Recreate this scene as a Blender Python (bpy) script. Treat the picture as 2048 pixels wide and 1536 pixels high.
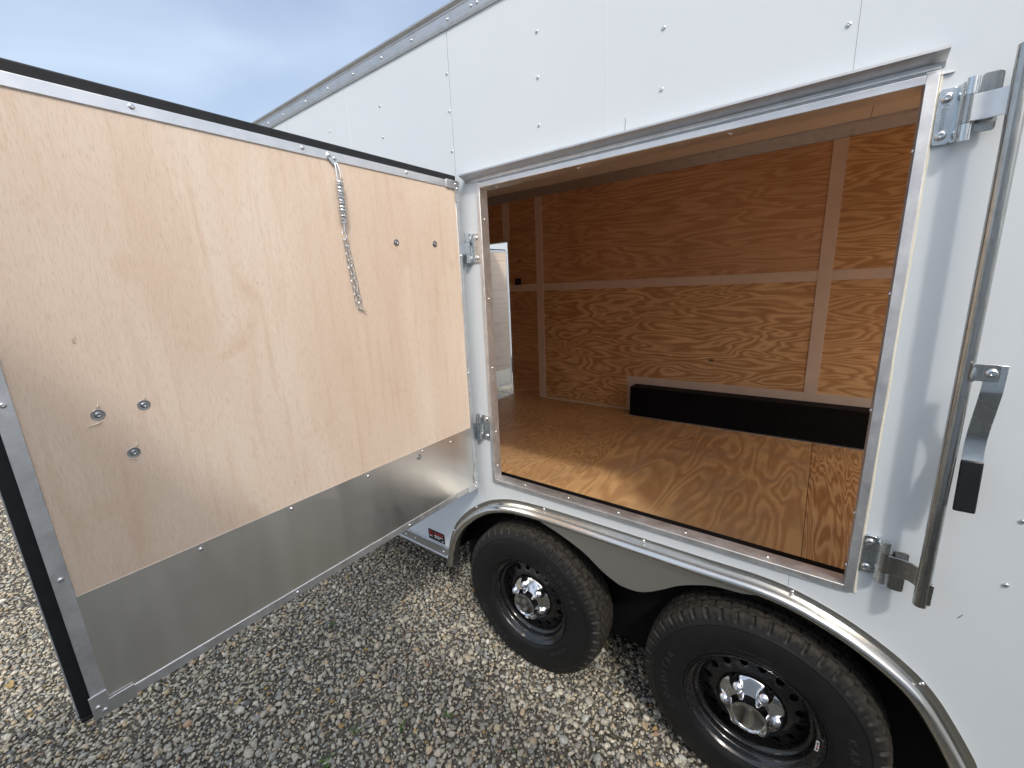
import bpy, bmesh, math, random
import numpy as np
from mathutils import Vector, Matrix
from mathutils.geometry import delaunay_2d_cdt

for o in list(bpy.data.objects):
    bpy.data.objects.remove(o, do_unlink=True)
SC = bpy.context.scene
COL = SC.collection
random.seed(7)
RNG = np.random.default_rng(11)
R = math.radians

# ------------------------------------------------------------------ camera
cam_d = bpy.data.cameras.new('camera')
cam = bpy.data.objects.new('camera', cam_d)
COL.objects.link(cam)
cam_d.sensor_width = 36.0
cam_d.lens = 14.595
cam_d.clip_start = 0.01
cam_d.clip_end = 2000
CAM = Vector((1.18026, -1.38253, 1.76504))
FW = Vector((-0.58626346, 0.77771025, -0.22685223))
RT = Vector((0.80364879, 0.59363723, -0.04175479))
UP = Vector((-0.1021948, 0.20678883, 0.97303371))
cam.matrix_world = Matrix(((RT.x, UP.x, -FW.x, CAM.x), (RT.y, UP.y, -FW.y, CAM.y),
                           (RT.z, UP.z, -FW.z, CAM.z), (0, 0, 0, 1)))
SC.camera = cam

# ------------------------------------------------------------------ sky, sun, exposure
SUN_TO = Vector((1.07, -1.0, 1.55)).normalized()
SUN_EL = math.asin(SUN_TO.z)
SUN_AZ = math.atan2(SUN_TO.x, SUN_TO.y)
world = bpy.data.worlds.new('World')
SC.world = world
world.use_nodes = True
nt = world.node_tree
for n in list(nt.nodes):
    nt.nodes.remove(n)
wout = nt.nodes.new('ShaderNodeOutputWorld')
wbg = nt.nodes.new('ShaderNodeBackground')
wbg.inputs['Strength'].default_value = 0.15
sky = nt.nodes.new('ShaderNodeTexSky')
sky.sky_type = 'NISHITA'
sky.sun_disc = False
sky.sun_elevation = SUN_EL
sky.sun_rotation = SUN_AZ
sky.air_density = 1.0
sky.dust_density = 6.0
sky.ozone_density = 1.2
wtc = nt.nodes.new('ShaderNodeTexCoord')
wmp = nt.nodes.new('ShaderNodeMapping')
wmp.inputs['Scale'].default_value = (1.0, 2.2, 5.0)
wmp.inputs['Rotation'].default_value = (0.25, 0.1, 0.5)
wno = nt.nodes.new('ShaderNodeTexNoise')
wno.inputs['Scale'].default_value = 1.5
wno.inputs['Detail'].default_value = 3.5
wno.inputs['Roughness'].default_value = 0.42
wno.inputs['Distortion'].default_value = 0.6
wra = nt.nodes.new('ShaderNodeMapRange')
wra.inputs['From Min'].default_value = 0.35
wra.inputs['From Max'].default_value = 0.75
wra.inputs['To Min'].default_value = 0.27
wra.inputs['To Max'].default_value = 0.58
wmx = nt.nodes.new('ShaderNodeMixRGB')
wmx.inputs['Color2'].default_value = (3.95, 4.6, 5.4, 1)
nt.links.new(wtc.outputs['Generated'], wmp.inputs['Vector'])
nt.links.new(wmp.outputs['Vector'], wno.inputs['Vector'])
nt.links.new(wno.outputs['Fac'], wra.inputs['Value'])
nt.links.new(wra.outputs['Result'], wmx.inputs['Fac'])
nt.links.new(sky.outputs['Color'], wmx.inputs['Color1'])
nt.links.new(wmx.outputs['Color'], wbg.inputs['Color'])
nt.links.new(wbg.outputs['Background'], wout.inputs['Surface'])

sun_d = bpy.data.lights.new('sun', 'SUN')
sun_d.energy = 1.0
sun_d.angle = R(3.5)
sun_d.color = (1.0, 0.965, 0.91)
sun = bpy.data.objects.new('sun', sun_d)
COL.objects.link(sun)
sun.rotation_euler = (-SUN_TO).to_track_quat('-Z', 'Y').to_euler()
sun.location = (6, -6, 9)

SC.view_settings.view_transform = 'Standard'
SC.view_settings.look = 'None'
SC.view_settings.gamma = 1.0
SC.view_settings.use_curve_mapping = False
SC.view_settings.exposure = 0.60
SC.render.engine = 'CYCLES'
SC.cycles.max_bounces = 10
SC.cycles.diffuse_bounces = 6

# ------------------------------------------------------------------ materials
def new_mat(name):
    m = bpy.data.materials.new(name)
    m.use_nodes = True
    t = m.node_tree
    return m, t, t.nodes['Principled BSDF']

def nd(t, kind, **kw):
    n = t.nodes.new(kind)
    for k, v in kw.items():
        if k in n.inputs:
            n.inputs[k].default_value = v
        else:
            setattr(n, k, v)
    return n

def coords(t, scale=(1, 1, 1), rot=(0, 0, 0), loc=(0, 0, 0)):
    tc = t.nodes.new('ShaderNodeTexCoord')
    mp = t.nodes.new('ShaderNodeMapping')
    mp.inputs['Scale'].default_value = scale
    mp.inputs['Rotation'].default_value = rot
    mp.inputs['Location'].default_value = loc
    t.links.new(tc.outputs['Object'], mp.inputs['Vector'])
    return mp.outputs['Vector']

def noise(t, vec, scale, detail=4, rough=0.55, dist=0.0):
    n = nd(t, 'ShaderNodeTexNoise', Scale=scale, Detail=detail, Roughness=rough, Distortion=dist)
    t.links.new(vec, n.inputs['Vector'])
    return n.outputs['Fac']

def ramp(t, fac, stops):
    r = t.nodes.new('ShaderNodeValToRGB')
    el = r.color_ramp.elements
    while len(el) < len(stops):
        el.new(0.5)
    for e, (p, c) in zip(el, stops):
        e.position = p
        e.color = c if len(c) == 4 else (*c, 1)
    t.links.new(fac, r.inputs['Fac'])
    return r.outputs['Color']

def mathn(t, op, a, b=None, c=None):
    n = t.nodes.new('ShaderNodeMath')
    n.operation = op
    for i, v in enumerate((a, b, c)):
        if v is None:
            continue
        if isinstance(v, (int, float)):
            n.inputs[i].default_value = v
        else:
            t.links.new(v, n.inputs[i])
    return n.outputs[0]

def mix(t, fac, a, b, blend='MIX'):
    n = t.nodes.new('ShaderNodeMixRGB')
    n.blend_type = blend
    for k, v in (('Fac', fac), ('Color1', a), ('Color2', b)):
        if isinstance(v, (int, float)):
            n.inputs[k].default_value = v
        elif isinstance(v, tuple):
            n.inputs[k].default_value = v if len(v) == 4 else (*v, 1)
        else:
            t.links.new(v, n.inputs[k])
    return n.outputs['Color']

def bump(t, b, height, strength=0.2, dist=0.002):
    n = nd(t, 'ShaderNodeBump', Strength=strength, Distance=dist)
    t.links.new(height, n.inputs['Height'])
    t.links.new(n.outputs['Normal'], b.inputs['Normal'])

def maprange(t, v, a, b, c, d):
    n = nd(t, 'ShaderNodeMapRange')
    n.inputs['From Min'].default_value = a
    n.inputs['From Max'].default_value = b
    n.inputs['To Min'].default_value = c
    n.inputs['To Max'].default_value = d
    t.links.new(v, n.inputs['Value'])
    return n.outputs['Result']

def metal(name, col, rough, scale=(8, 8, 60), var=0.1, rv=0.12, bmp=0.05, metallic=1.0, blotch=0.0):
    m, t, b = new_mat(name)
    v = coords(t, scale)
    f = noise(t, v, 6, 5, 0.6)
    dark = tuple(c * (1 - var) for c in col)
    lite = tuple(min(1, c * (1 + var)) for c in col)
    c = ramp(t, f, [(0.3, dark), (0.7, lite)])
    v2 = coords(t, (1, 1, 1))
    f2 = noise(t, v2, 22, 5, 0.65, 0.4)
    if blotch:
        c = mix(t, maprange(t, f2, 0.45, 0.7, 0, blotch), c, tuple(x * 0.55 for x in col))
    t.links.new(c, b.inputs['Base Color'])
    b.inputs['Metallic'].default_value = metallic
    t.links.new(maprange(t, mathn(t, 'ADD', mathn(t, 'MULTIPLY', f, 0.5), mathn(t, 'MULTIPLY', f2, 0.5)), 0.3, 0.7, rough - rv, rough + rv), b.inputs['Roughness'])
    if bmp:
        bump(t, b, f, bmp, 0.001)
    return m

M = {}
M['alu'] = metal('mill_aluminium', (0.74, 0.75, 0.76), 0.52, (4, 4, 4), 0.10, 0.10, 0.03, blotch=0.35)
M['alu_trim'] = metal('ribbed_trim_aluminium', (0.60, 0.61, 0.62), 0.48, (2, 40, 120), 0.12, 0.10, 0.04, blotch=0.25)
M['alu_light'] = metal('pale_aluminium', (0.78, 0.79, 0.80), 0.42, (3, 3, 3), 0.06, 0.08, 0.02)
M['steel'] = metal('polished_stainless', (0.66, 0.65, 0.62), 0.21, (3, 3, 3), 0.02, 0.03, 0.0)
M['kick'] = metal('kick_plate_stainless', (0.90, 0.885, 0.845), 0.36, (3, 2.2, 0.25), 0.03, 0.06, 0.0)
_t = M['kick'].node_tree
bump(_t, _t.nodes['Principled BSDF'], noise(_t, coords(_t, (1, 3.0, 0.8)), 1.6, 2, 0.4, 0.6), 0.05, 0.02)
M['skirt'] = metal('skirt_stainless', (0.68, 0.665, 0.63), 0.42, (160, 3, 3), 0.03, 0.03, 0.0)
M['zinc'] = metal('zinc_plated_steel', (0.66, 0.71, 0.74), 0.27, (5, 5, 5), 0.04, 0.04, 0.0, blotch=0.05)
M['pipe'] = metal('galvanised_pipe', (0.46, 0.46, 0.44), 0.24, (40, 40, 3), 0.14, 0.08, 0.03, blotch=0.3)
M['washer'] = metal('dull_zinc_washer', (0.40, 0.42, 0.44), 0.30, (40, 40, 40), 0.12, 0.06, 0.0)
M['chrome'] = metal('chrome', (0.66, 0.665, 0.68), 0.05, (5, 5, 5), 0.02, 0.02, 0.0)
M['screw'] = metal('screw_steel', (0.72, 0.73, 0.74), 0.22, (50, 50, 50), 0.1, 0.08, 0.0)

def white_paint():
    m, t, b = new_mat('white_panel_paint')
    v = coords(t)
    f = noise(t, v, 1.3, 4, 0.5)
    c = ramp(t, f, [(0.3, (0.60, 0.652, 0.69)), (0.7, (0.635, 0.685, 0.72))])
    vs = coords(t, (14, 14, 0.7))
    s = noise(t, vs, 2.2, 5, 0.6)
    c = mix(t, maprange(t, s, 0.58, 0.8, 0, 0.10), c, (0.55, 0.55, 0.54))
    sp = noise(t, v, 55, 2, 0.5)
    c = mix(t, maprange(t, sp, 0.76, 0.80, 0, 0.25), c, (0.35, 0.33, 0.30))
    t.links.new(c, b.inputs['Base Color'])
    b.inputs['Roughness'].default_value = 0.36
    b.inputs['Specular IOR Level'].default_value = 0.4
    w = noise(t, coords(t, (1, 1, 1)), 2.4, 2, 0.4)
    fine = noise(t, v, 420, 2, 0.5)
    bump(t, b, mathn(t, 'ADD', mathn(t, 'MULTIPLY', w, 3.0), mathn(t, 'MULTIPLY', fine, 0.04)), 0.12, 0.004)
    return m
M['white'] = white_paint()

def plain(name, col, rough, var=0.12, scale=12, spec=0.5, bmp=0.1, bscale=200):
    m, t, b = new_mat(name)
    v = coords(t)
    f = noise(t, v, scale, 5, 0.6)
    c = ramp(t, f, [(0.3, tuple(x * (1 - var) for x in col)), (0.7, tuple(x * (1 + var) for x in col))])
    t.links.new(c, b.inputs['Base Color'])
    b.inputs['Roughness'].default_value = rough
    b.inputs['Specular IOR Level'].default_value = spec
    if bmp:
        bump(t, b, noise(t, v, bscale, 3, 0.6), bmp, 0.001)
    return m
M['seal'] = plain('black_rubber_seal', (0.012, 0.013, 0.015), 0.55, 0.25, 30, 0.35, 0.3, 500)
M['black'] = plain('black_box_paint', (0.005, 0.005, 0.006), 0.6, 0.3, 20, 0.12, 0.1, 90)
M['grip'] = plain('black_vinyl_grip', (0.008, 0.008, 0.009), 0.35, 0.2, 30, 0.5, 0.2, 400)
M['outlet'] = plain('black_plastic', (0.012, 0.012, 0.013), 0.4, 0.1, 30)
M['strip'] = plain('tan_vinyl_strip', (0.70, 0.56, 0.45), 0.6, 0.05, 10, 0.3, 0.03)
M['ceiling'] = plain('ceiling_vinyl', (0.86, 0.82, 0.76), 0.55, 0.03, 4, 0.3, 0.03)
M['under'] = plain('chassis_black', (0.012, 0.012, 0.012), 0.6, 0.3, 20)
M['caulk'] = plain('cream_caulk', (0.68, 0.65, 0.55), 0.5, 0.06, 40, 0.4, 0.2, 120)
M['gap'] = plain('panel_joint_dark', (0.03, 0.03, 0.03), 0.8, 0.1, 20)
M['label_white'] = plain('label_white', (0.7, 0.7, 0.7), 0.5, 0.03)
M['label_red'] = plain('label_red', (0.42, 0.03, 0.04), 0.5, 0.03)
M['label_black'] = plain('label_black', (0.01, 0.01, 0.012), 0.35, 0.05)
M['label_text'] = plain('label_text_dark', (0.04, 0.04, 0.04), 0.5, 0.05)

def pine_ply(name, along, seed, light, dark, rings=13.0, rough=0.5, deep=0.5, stretch=5.0, gscale=0.95, spec=0.35, plane='xz', wear=0.0):
    """rotary-cut pine plywood: contour bands of a stretched noise field."""
    m, t, b = new_mat(name)
    # 'along' = grain axis, stretched; the noise lives in the panel plane
    if plane == 'xz':
        sc = (gscale, 0.01, gscale * stretch) if along == 'x' else (gscale * stretch, 0.01, gscale)
        fs = (3, 1, 180) if along == 'x' else (180, 1, 3)
    else:
        sc = (gscale, gscale * stretch, 0.01) if along == 'x' else (gscale * stretch, gscale, 0.01)
        fs = (3, 180, 1) if along == 'x' else (180, 3, 1)
    v = coords(t, sc, loc=(seed * 3.7, seed * 1.3, seed * 5.1))
    base = noise(t, v, 1.25, 2.5, 0.45, 0.35)
    wob = noise(t, v, 9, 3, 0.6)
    field = mathn(t, 'ADD', mathn(t, 'MULTIPLY', base, rings), mathn(t, 'MULTIPLY', wob, 0.35))
    fr = mathn(t, 'FRACT', field)
    # asymmetrical: slow rise, quick fall = earlywood to latewood
    band = maprange(t, mathn(t, 'POWER', mathn(t, 'SINE', mathn(t, 'MULTIPLY', mathn(t, 'POWER', fr, 1.6), math.pi)), 1.3), 0.0, 1.0, 0.0, 1.0)
    fib = noise(t, coords(t, fs), 2.0, 4, 0.65)
    big = noise(t, coords(t, (1, 1, 1), loc=(seed, 0, seed)), 1.7, 3, 0.5)
    c = mix(t, mathn(t, 'MULTIPLY', band, deep), light, dark)
    c = mix(t, maprange(t, fib, 0.4, 0.7, 0, 0.30), c, dark)
    c = mix(t, maprange(t, big, 0.4, 0.72, 0, 0.28), c, tuple(x * 0.72 for x in dark), 'MIX')
    # knots
    vo = nd(t, 'ShaderNodeTexVoronoi', Scale=1.6)
    vo.feature = 'F1'
    t.links.new(coords(t, (sc[0] * 1.1, sc[1], sc[2] * 0.5) if plane == 'xz' else (sc[0] * 0.6, sc[1] * 0.6, sc[2]), loc=(seed * 2.1, 0, seed)), vo.inputs['Vector'])
    c = mix(t, maprange(t, vo.outputs['Distance'], 0.035, 0.06, 0.85, 0.0), c, (0.05, 0.018, 0.008))
    if wear:
        w = noise(t, coords(t, (1.2, 1.2, 1.2), loc=(3, seed, 0)), 2.6, 5, 0.62, 0.8)
        c = mix(t, maprange(t, w, 0.48, 0.66, 0, wear), c, (0.42, 0.28, 0.16))
        sc2 = noise(t, coords(t, (40, 40, 1), loc=(3, seed, 0)), 1.5, 4, 0.7)
        c = mix(t, maprange(t, sc2, 0.70, 0.74, 0, 0.5), c, (0.05, 0.02, 0.01))
    t.links.new(c, b.inputs['Base Color'])
    t.links.new(maprange(t, band, 0, 1, rough + 0.06, rough - 0.06), b.inputs['Roughness'])
    b.inputs['Specular IOR Level'].default_value = spec
    bump(t, b, mathn(t, 'ADD', mathn(t, 'MULTIPLY', band, 0.6), mathn(t, 'MULTIPLY', fib, 0.5)), 0.18, 0.0012)
    return m
PL, PD = (0.84, 0.575, 0.295), (0.43, 0.20, 0.072)
M['wall_ply_a'] = pine_ply('pine_ply_lower', 'x', 1.0, PL, PD, 15, gscale=1.0, stretch=4.6, deep=0.82)
M['wall_ply_b'] = pine_ply('pine_ply_upper', 'x', 2.3, (0.74, 0.47, 0.26), (0.42, 0.19, 0.085), 14, gscale=0.7, stretch=8.0, deep=0.62)
M['wall_ply_c'] = pine_ply('pine_ply_right', 'x', 3.9, (0.82, 0.54, 0.265), (0.44, 0.20, 0.075), 15, gscale=0.95, stretch=5.6, deep=0.75)
M['wall_ply_d'] = pine_ply('pine_ply_left', 'x', 5.2, (0.66, 0.39, 0.20), (0.36, 0.15, 0.062), 12, gscale=0.8, stretch=8.0, deep=0.55)
FL, FD = (0.74, 0.475, 0.225), (0.33, 0.14, 0.047)
M['floor_a'] = pine_ply('floor_ply_a', 'y', 7.7, FL, FD, 21, 0.46, 0.62, 5.6, 1.0, 0.35, 'xy', 0.40)
M['floor_b'] = pine_ply('floor_ply_b', 'y', 8.3, FL, FD, 10, 0.46, 0.52, 4.4, 0.8, 0.35, 'xy', 0.65)
M['floor_c'] = pine_ply('floor_ply_c', 'y', 9.6, FL, FD, 15, 0.46, 0.8, 8.5, 0.9, 0.35, 'xy', 0.2)

def door_ply():
    m, t, b = new_mat('okoume_door_ply')
    v = coords(t, (1, 1, 1))
    big = noise(t, coords(t, (1, 2.6, 0.9)), 1.6, 4, 0.55, 0.6)
    c = ramp(t, big, [(0.30, (0.69, 0.545, 0.425)), (0.55, (0.75, 0.625, 0.505)), (0.75, (0.79, 0.68, 0.57))])
    st = noise(t, coords(t, (1, 26, 1.5), rot=(0.05, 0, 0)), 1.6, 5, 0.6, 0.5)
    c = mix(t, maprange(t, st, 0.52, 0.74, 0, 0.36), c, (0.56, 0.375, 0.245))
    pores = noise(t, coords(t, (1, 380, 42), rot=(0.06, 0, 0)), 1.0, 3, 0.7)
    c = mix(t, maprange(t, pores, 0.50, 0.72, 0, 0.48), c, (0.47, 0.335, 0.24))
    pale = noise(t, coords(t, (1, 260, 20), loc=(0, 4, 2)), 1.0, 3, 0.7)
    c = mix(t, maprange(t, pale, 0.58, 0.72, 0, 0.30), c, (0.82, 0.70, 0.57))
    blot = noise(t, coords(t, (1, 2.0, 2.0), loc=(0, 1.3, 5)), 2.6, 3, 0.5, 1.0)
    c = mix(t, maprange(t, blot, 0.62, 0.78, 0, 0.42), c, (0.52, 0.32, 0.20))
    spk = noise(t, coords(t, (1, 22, 10), loc=(0, 3, 1)), 1.8, 3, 0.6)
    c = mix(t, maprange(t, spk, 0.72, 0.78, 0, 0.6), c, (0.30, 0.185, 0.115))
    t.links.new(c, b.inputs['Base Color'])
    b.inputs['Roughness'].default_value = 0.58
    b.inputs['Specular IOR Level'].default_value = 0.3
    bump(t, b, pores, 0.12, 0.0008)
    return m
M['door_ply'] = door_ply()

def tyre_mat():
    m, t, b = new_mat('tyre_rubber')
    at = nd(t, 'ShaderNodeAttribute', attribute_name='tread')
    v = coords(t)
    f = noise(t, v, 18, 5, 0.65)
    side = ramp(t, f, [(0.3, (0.007, 0.0075, 0.008)), (0.7, (0.013, 0.0135, 0.014))])
    dust = ramp(t, noise(t, v, 60, 4, 0.7), [(0.35, (0.018, 0.0165, 0.0145)), (0.7, (0.060, 0.052, 0.041))])
    c = mix(t, at.outputs['Fac'], side, dust)
    t.links.new(c, b.inputs['Base Color'])
    t.links.new(maprange(t, at.outputs['Fac'], 0, 1, 0.47, 0.85), b.inputs['Roughness'])
    b.inputs['Specular IOR Level'].default_value = 0.28
    bump(t, b, noise(t, v, 350, 3, 0.6), 0.15, 0.0008)
    return m
M['tyre'] = tyre_mat()
M['tyre_letter'] = plain('raised_tyre_letter', (0.026, 0.027, 0.029), 0.40, 0.15, 40, 0.5, 0.1, 300)
def rim_mat():
    m, t, b = new_mat('gloss_black_rim')
    v = coords(t)
    d = noise(t, v, 160, 3, 0.6)
    c = mix(t, maprange(t, d, 0.62, 0.72, 0, 0.35), (0.006, 0.006, 0.007), (0.10, 0.095, 0.085))
    t.links.new(c, b.inputs['Base Color'])
    t.links.new(maprange(t, d, 0.4, 0.75, 0.14, 0.40), b.inputs['Roughness'])
    b.inputs['Coat Weight'].default_value = 0.6
    b.inputs['Coat Roughness'].default_value = 0.08
    return m
M['rim'] = rim_mat()

def ground_mat():
    m, t, b = new_mat('damp_gravel_bed')
    v = coords(t)
    vo = nd(t, 'ShaderNodeTexVoronoi', Scale=46.0)
    t.links.new(v, vo.inputs['Vector'])
    vo2 = nd(t, 'ShaderNodeTexVoronoi', Scale=150.0)
    t.links.new(v, vo2.inputs['Vector'])
    sep = nd(t, 'ShaderNodeSeparateColor')
    t.links.new(vo.outputs['Color'], sep.inputs['Color'])
    stone = ramp(t, sep.outputs['Red'], [(0.0, (0.14, 0.132, 0.114)), (0.3, (0.36, 0.335, 0.285)), (0.65, (0.52, 0.485, 0.415)), (1.0, (0.66, 0.625, 0.55))])
    edge = maprange(t, vo.outputs['Distance'], 0.45, 0.75, 1.0, 0.0)
    soil = ramp(t, noise(t, v, 90, 4, 0.7), [(0.35, (0.045, 0.038, 0.026)), (0.7, (0.115, 0.10, 0.074))])
    far = nd(t, 'ShaderNodeAttribute', attribute_name='far')
    c = mix(t, mathn(t, 'MULTIPLY', edge, far.outputs['Fac']), soil, stone)
    sep2 = nd(t, 'ShaderNodeSeparateColor')
    t.links.new(vo2.outputs['Color'], sep2.inputs['Color'])
    grit = ramp(t, sep2.outputs['Green'], [(0.0, (0.03, 0.027, 0.02)), (0.6, (0.09, 0.083, 0.068)), (1.0, (0.26, 0.245, 0.21))])
    c = mix(t, mathn(t, 'MULTIPLY', mathn(t, 'SUBTRACT', 1.0, far.outputs['Fac']), 0.7), c, grit)
    moss = noise(t, v, 2.2, 4, 0.6)
    c = mix(t, maprange(t, moss, 0.56, 0.72, 0, 0.45), c, (0.045, 0.048, 0.022))
    t.links.new(c, b.inputs['Base Color'])
    b.inputs['Roughness'].default_value = 0.9
    bump(t, b, mathn(t, 'ADD', mathn(t, 'MULTIPLY', edge, 1.0), mathn(t, 'MULTIPLY', vo2.outputs['Distance'], -0.4)), 0.8, 0.012)
    return m
M['ground'] = ground_mat()
def stone_mat():
    m, t, b = new_mat('gravel_stones')
    at = nd(t, 'ShaderNodeAttribute', attribute_name='stone_colour')
    v = coords(t)
    f = noise(t, v, 130, 4, 0.65)
    c = mix(t, 0.55, at.outputs['Color'], mix(t, 1.0, at.outputs['Color'], ramp(t, f, [(0.3, (0.45, 0.45, 0.45)), (0.7, (1.35, 1.33, 1.3))]), 'MULTIPLY'))
    t.links.new(c, b.inputs['Base Color'])
    b.inputs['Roughness'].default_value = 0.72
    b.inputs['Specular IOR Level'].default_value = 0.35
    bump(t, b, f, 0.3, 0.002)
    return m
M['stone'] = stone_mat()
M['leaf'] = plain('weed_leaf', (0.07, 0.13, 0.03), 0.55, 0.3, 60, 0.3, 0)
M['dry_leaf'] = plain('dry_leaf', (0.42, 0.30, 0.12), 0.6, 0.2, 60, 0.3, 0.2)

# ------------------------------------------------------------------ mesh helpers
class MB:
    def __init__(s):
        s.v, s.f = [], []
    def add(s, vs, fs):
        n = len(s.v)
        s.v += [tuple(p) for p in vs]
        s.f += [tuple(i + n for i in f) for f in fs]
        return s
    def box(s, x0, x1, y0, y1, z0, z1):
        vs = [(x, y, z) for x in (x0, x1) for y in (y0, y1) for z in (z0, z1)]
        return s.add(vs, [(0, 1, 3, 2), (4, 6, 7, 5), (0, 4, 5, 1), (2, 3, 7, 6), (0, 2, 6, 4), (1, 5, 7, 3)])
    def prism(s, poly, axis, a, b):
        """poly: 2-D points; axis 'y': (x,z); 'x': (y,z); 'z': (x,y)"""
        def P(p, c):
            return {'y': (p[0], c, p[1]), 'x': (c, p[0], p[1]), 'z': (p[0], p[1], c)}[axis]
        n = len(poly)
        vs = [P(p, a) for p in poly] + [P(p, b) for p in poly]
        fs = [tuple(range(n)), tuple(range(2 * n - 1, n - 1, -1))]
        fs += [(i, i + n, (i + 1) % n + n, (i + 1) % n) for i in range(n)]
        return s.add(vs, fs)
    def tube(s, path, r, n=8, closed=False, caps=True):
        path = [Vector(p) for p in path]
        m = len(path)
        rr = r if isinstance(r, (list, tuple)) else [r] * m
        prev = None
        rings = []
        for i, p in enumerate(path):
            if closed:
                tg = path[(i + 1) % m] - path[i - 1]
            else:
                tg = path[min(i + 1, m - 1)] - path[max(i - 1, 0)]
            tg.normalize()
            if prev is None:
                a = Vector((0, 0, 1)) if abs(tg.z) < 0.9 else Vector((1, 0, 0))
                u = tg.cross(a).normalized()
            else:
                u = (prev - tg * prev.dot(tg)).normalized()
            w = tg.cross(u)
            prev = u
            rings.append([p + (u * math.cos(2 * math.pi * k / n) + w * math.sin(2 * math.pi * k / n)) * rr[i] for k in range(n)])
        vs = [q for rg in rings for q in rg]
        fs = []
        for i in range(m if closed else m - 1):
            j = (i + 1) % m
            for k in range(n):
                l = (k + 1) % n
                fs.append((i * n + k, i * n + l, j * n + l, j * n + k))
        if caps and not closed:
            fs.append(tuple(range(n - 1, -1, -1)))
            fs.append(tuple((m - 1) * n + k for k in range(n)))
        return s.add(vs, fs)
    def lathe(s, prof, c, n=32, axis='y', closed=False):
        """prof: (r, h) pairs; h along the axis from c"""
        c = Vector(c)
        vs, fs = [], []
        for r, h in prof:
            for k in range(n):
                a = 2 * math.pi * k / n
                if axis == 'y':
                    vs.append(c + Vector((r * math.cos(a), h, r * math.sin(a))))
                elif axis == 'x':
                    vs.append(c + Vector((h, r * math.cos(a), r * math.sin(a))))
                else:
                    vs.append(c + Vector((r * math.cos(a), r * math.sin(a), h)))
        m = len(prof)
        for i in range(m - 1 if not closed else m):
            j = (i + 1) % m
            for k in range(n):
                l = (k + 1) % n
                fs.append((i * n + k, i * n + l, j * n + l, j * n + k))
        if not closed:
            if prof[0][0] > 1e-6:
                fs.append(tuple(range(n)))
            if prof[-1][0] > 1e-6:
                fs.append(tuple((m - 1) * n + k for k in range(n - 1, -1, -1)))
        return s.add(vs, fs)
    def sweep(s, path, prof, closed_prof=True):
        """path: (x,z) list in the wall plane; prof: (n,y): n = inward normal distance"""
        vs, fs = [], []
        m, q = len(path), len(prof)
        for i in range(m):
            a = Vector(path[max(i - 1, 0)]); b = Vector(path[min(i + 1, m - 1)])
            tg = (b - a).normalized()
            nn = Vector((tg.y, -tg.x))
            for pn, py in prof:
                p = Vector(path[i]) + nn * pn
                vs.append((p.x, py, p.y))
        for i in range(m - 1):
            for k in range(q if closed_prof else q - 1):
                l = (k + 1) % q
                fs.append((i * q + k, i * q + l, (i + 1) * q + l, (i + 1) * q + k))
        if closed_prof:
            fs.append(tuple(range(q)))
            fs.append(tuple((m - 1) * q + k for k in range(q - 1, -1, -1)))
        return s.add(vs, fs)
    def mesh(s, name, mat, smooth=35, fix=True):
        me = bpy.data.meshes.new(name)
        me.from_pydata(s.v, [], s.f)
        me.validate()
        if fix:
            bm = bmesh.new(); bm.from_mesh(me)
            bmesh.ops.remove_doubles(bm, verts=bm.verts, dist=1e-6)
            bmesh.ops.recalc_face_normals(bm, faces=bm.faces)
            bm.to_mesh(me); bm.free()
        if smooth:
            me.shade_smooth()
            me.set_sharp_from_angle(angle=R(smooth))
        if mat is not None:
            me.materials.append(mat)
        return me

WM = {}
def place(name, me, parent=None, mw=None, bevel=0.0):
    o = bpy.data.objects.new(name, me)
    COL.objects.link(o)
    mw = mw.copy() if mw is not None else Matrix.Identity(4)
    WM[o] = mw
    o.matrix_basis = mw
    if parent is not None:
        o.parent = parent
        o.matrix_parent_inverse = WM[parent].inverted()
    if bevel:
        b = o.modifiers.new('bevel', 'BEVEL')
        b.width = bevel; b.segments = 2; b.limit_method = 'ANGLE'; b.angle_limit = R(40)
    return o

def part(name, mb, mat, parent, bevel=0.0, smooth=35):
    return place(name, mb.mesh(name, mat, smooth), parent, None, bevel)

def root(name, loc, label, cat, group=None):
    o = bpy.data.objects.new(name, None)
    COL.objects.link(o)
    o.empty_display_size = 0.2
    WM[o] = Matrix.Translation(loc)
    o.matrix_basis = WM[o]
    o['label'] = label; o['category'] = cat
    if group:
        o['group'] = group
    return o

def text_mesh(txt, size, depth, shear=0.0, mat=None, spacing=1.0):
    cu = bpy.data.curves.new('lettering', 'FONT')
    cu.body = txt; cu.size = size; cu.extrude = depth; cu.shear = shear
    cu.align_x = 'CENTER'; cu.align_y = 'CENTER'; cu.space_character = spacing
    cu.resolution_u = 3
    ob = bpy.data.objects.new('lettering_source', cu)
    COL.objects.link(ob)
    bpy.context.view_layer.update()
    dg = bpy.context.evaluated_depsgraph_get()
    me = bpy.data.meshes.new_from_object(ob.evaluated_get(dg))
    bpy.data.objects.remove(ob, do_unlink=True)
    bpy.data.curves.remove(cu)
    me.materials.clear()
    if mat:
        me.materials.append(mat)
    return me

def rounded(x0, x1, z0, z1, r, n=4):
    pts = []
    for cx, cz, a0 in ((x1 - r, z1 - r, 0), (x0 + r, z1 - r, 90), (x0 + r, z0 + r, 180), (x1 - r, z0 + r, 270)):
        for k in range(n + 1):
            a = R(a0 + 90 * k / n)
            pts.append((cx + r * math.cos(a), cz + r * math.sin(a)))
    return pts

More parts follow.
